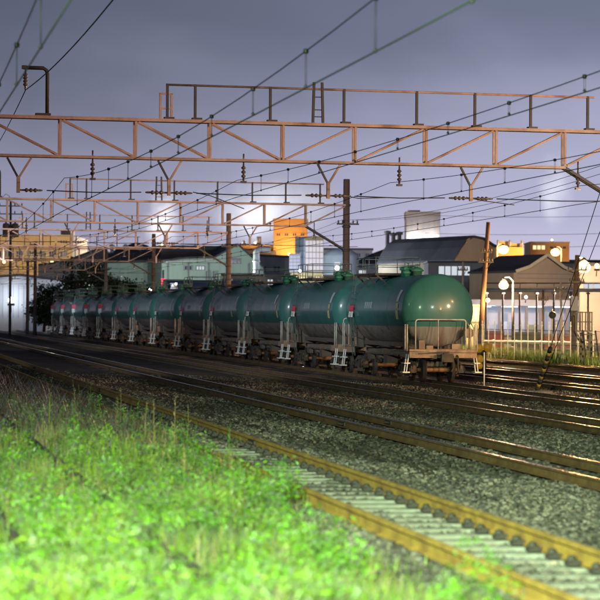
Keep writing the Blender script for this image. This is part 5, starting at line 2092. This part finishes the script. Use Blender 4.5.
def blades(n, dmin, dmax, hmin, hmax, dry, wid, name):
    x, y, d = veg_xy(n, dmin, dmax)
    k = (x < edge(x, y) + 0.25 * nr.randn(n)) & (x < 4.67) & (x > -3) & ~(rail_gap(x) & (nr.rand(n) < 0.95 * (np.sin(y * 1.1 + x) > -0.8)))
    x, y, d = x[k], y[k], d[k]
    n = len(x)
    c = clump(x, y)
    h = (hmin + (hmax - hmin) * nr.rand(n) ** 1.4) * (0.6 + 0.7 * c)
    h = np.where(x > edge(x, y) - 0.45, h * 0.55, h)
    a = nr.rand(n) * 6.283
    lean = h * (0.15 + 0.45 * nr.rand(n))
    dx, dy = np.cos(a), np.sin(a)
    w = wid * (0.6 + 0.8 * nr.rand(n))
    px_, py_ = -dy * w * 0.5, dx * w * 0.5
    z = gz(x) - 0.02
    V = np.zeros((n, 8, 3))
    for i, (t, q) in enumerate(((0, 1.0), (0.4, 0.95), (0.75, 0.65), (1.0, 0.12))):
        ox, oy, oz = x + dx * lean * t ** 2, y + dy * lean * t ** 2, z + h * t * (1 - 0.12 * t)
        V[:, 2 * i] = np.stack([ox - px_ * q, oy - py_ * q, oz], 1)
        V[:, 2 * i + 1] = np.stack([ox + px_ * q, oy + py_ * q, oz], 1)
    qf = np.array([(0, 1, 3, 2), (2, 3, 5, 4), (4, 5, 7, 6)])
    F = (np.arange(n)[:, None, None] * 8 + qf[None]).reshape(-1, 4)
    isdry = nr.rand(n) < dry + 0.25 * (d > 33) + 0.35 * (d > 38) + 0.45 * (np.sin(x * 1.9 + 0.7) * np.sin(y * 0.62 + x) > 0.45)
    v = nr.rand(n)
    col = np.stack([0.085 + 0.075 * v, 0.19 + 0.11 * v, 0.008 + 0.008 * nr.rand(n)], 1)
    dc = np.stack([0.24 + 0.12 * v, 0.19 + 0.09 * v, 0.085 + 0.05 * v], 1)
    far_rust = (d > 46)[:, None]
    dc = np.where((d > 36)[:, None], dc * np.array([0.40, 0.38, 0.68]), dc)  # far brush greyer; its darkening puts the lamp's falloff into the colour
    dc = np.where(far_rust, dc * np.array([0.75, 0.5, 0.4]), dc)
    col *= (0.62 + 0.85 * c ** 1.5)[:, None] * np.stack([1 + 0.35 * c, np.ones(n), np.ones(n)], 1)
    col[isdry] = dc[isdry]
    o = place(name, np_mesh(name, V.reshape(-1, 3), F, [M_WEED], np.repeat(col, 8, 0)))
    tag(o, kind='stuff')


blades(150000, 12.0, 36, 0.16, 0.46, 0.16, 0.008, 'grass')
blades(26000, 30, 80, 0.20, 0.50, 0.42, 0.013, 'grass')
blades(26000, 36, 62, 0.30, 0.72, 0.62, 0.012, 'grass')
# rank verge grass in front of the fence
n = 9000
u = nr.rand(n)
d = 128 + 40 * nr.rand(n)
fx = -0.07 + (nr.rand(n)) * 0.22 + 0.14
x0, x1 = 37.6 + 0.4 * nr.rand(n), 42
x = x0 + (x1 - x0) * nr.rand(n)
y = 95 + 75 * nr.rand(n)
h = 0.25 + 0.5 * nr.rand(n)
a = nr.rand(n) * 6.283
w = 0.03
V = np.stack([np.stack([x - w * np.cos(a), y - w * np.sin(a), gz(x)], 1), np.stack([x + w * np.cos(a), y + w * np.sin(a), gz(x)], 1),
              np.stack([x + 0.25 * h * np.sin(a), y + 0.25 * h * np.cos(a), gz(x) + h], 1)], 1).reshape(-1, 3)
col = np.stack([0.10 + 0.06 * u, 0.16 + 0.08 * u, 0.03 + 0.02 * u], 1)
o = place('verge_grass', np_mesh('verge_grass', V, np.arange(3 * n).reshape(n, 3), [M_WEED], np.repeat(col, 3, 0)))
tag(o, kind='stuff')

# leafy weeds
x, y, d = veg_xy(6000, 12.0, 48)
k = (x < edge(x, y) - 0.05) & (x > -3) & ~rail_gap(x) & (clump(x * 0.8 + 3, y * 0.8) > 0.18 + 0.25 * (d > 36) * nr.rand(len(x)))
x, y, d = x[k], y[k], d[k]
C, col, = [], []
SV, SF, SC_ = [], [], []
for i in range(len(x)):
    n = 44 if d[i] < 34 else 24
    hh = rng.uniform(0.14, 0.50) * (0.7 + 0.6 * clump(np.array([x[i]]), np.array([y[i]]))[0])
    t = nr.rand(n) ** 0.7
    rad = rng.uniform(0.09, 0.22) * (1.15 - 0.55 * t)
    aa = nr.rand(n) * 6.283
    C.append(np.stack([x[i] + rad * np.cos(aa) * nr.rand(n) ** 0.5, y[i] + rad * np.sin(aa) * nr.rand(n) ** 0.5, gz(x[i]) + hh * (0.15 + 0.85 * t)], 1))
    g = rng.random()
    lum = 0.55 + 0.95 * rng.random()
    yl = rng.random() ** 3
    c0 = np.array([0.075 + 0.075 * yl + 0.03 * g, 0.20 + 0.07 * g, 0.008 + 0.008 * g])
    col.append(c0[None] * lum * (0.7 + 0.6 * nr.rand(n, 1)))
C = np.concatenate(C)
col = np.concatenate(col)
V_, F_ = leaves(C, 0.052, narrow=0.17)
o = place('weeds', np_mesh('weeds', V_, F_, [M_WEED], np.repeat(col, 4, 0)))
tag(o, kind='stuff')

# single tall stalks that stand clear of the weeds
def stalk_mesh(seed, dry):
    r = np.random.RandomState(seed)
    b = MB()
    h = 0.75 + 0.35 * r.rand()
    l = 0.10 * r.randn()
    b.tube([(0, 0, 0), (l * 0.3, 0.02, h * 0.5), (l, 0.03, h)], [0.006, 0.005, 0.002], 5)
    for k in range(14):
        t = 0.25 + 0.75 * k / 14
        a = r.rand() * 6.283
        L = 0.16 * (1.15 - t) + 0.03
        c = Vector((l * t * t, 0.03 * t, h * t))
        dv = Vector((math.cos(a), math.sin(a), 0.7))
        sd = Vector((-math.sin(a), math.cos(a), 0)) * L * 0.14
        b.add([c, c + dv * L * 0.5 + sd, c + dv * L, c + dv * L * 0.5 - sd], [(0, 1, 2, 3)])
    return b, h


M_STALKG = mat('stalk_green', (0.10, 0.19, 0.03), 0.8, 0, 0.25, 12)
M_STALKD = mat('stalk_dry', (0.26, 0.20, 0.09), 0.85, 0, 0.25, 12)
SM = [stalk_mesh(s, 0)[0].mesh('stem', M_STALKG if s % 2 else M_STALKD) for s in range(6)]
for i in range(34):
    dd = rng.uniform(27, 52)
    yy = dd
    xx = float(edge(np.array([0.0]), np.array([yy]))[0]) - rng.uniform(-0.1, 1.2)
    s = place('tall_weed', SM[i % 6], None, (xx, yy, float(gz(xx)) - 0.01), (0, 0, rng.uniform(0, 6.28)))
    s.scale = (0.7, 0.7, rng.uniform(0.55, 0.85))
    tag(s, ('tall green stalk rising above the weeds beside the rusty track' if (i % 6) % 2 else 'tall dry straw-coloured stalk rising above the weeds beside the rusty track'),
        'weed', 'tall green stalks' if (i % 6) % 2 else 'tall dry stalks')
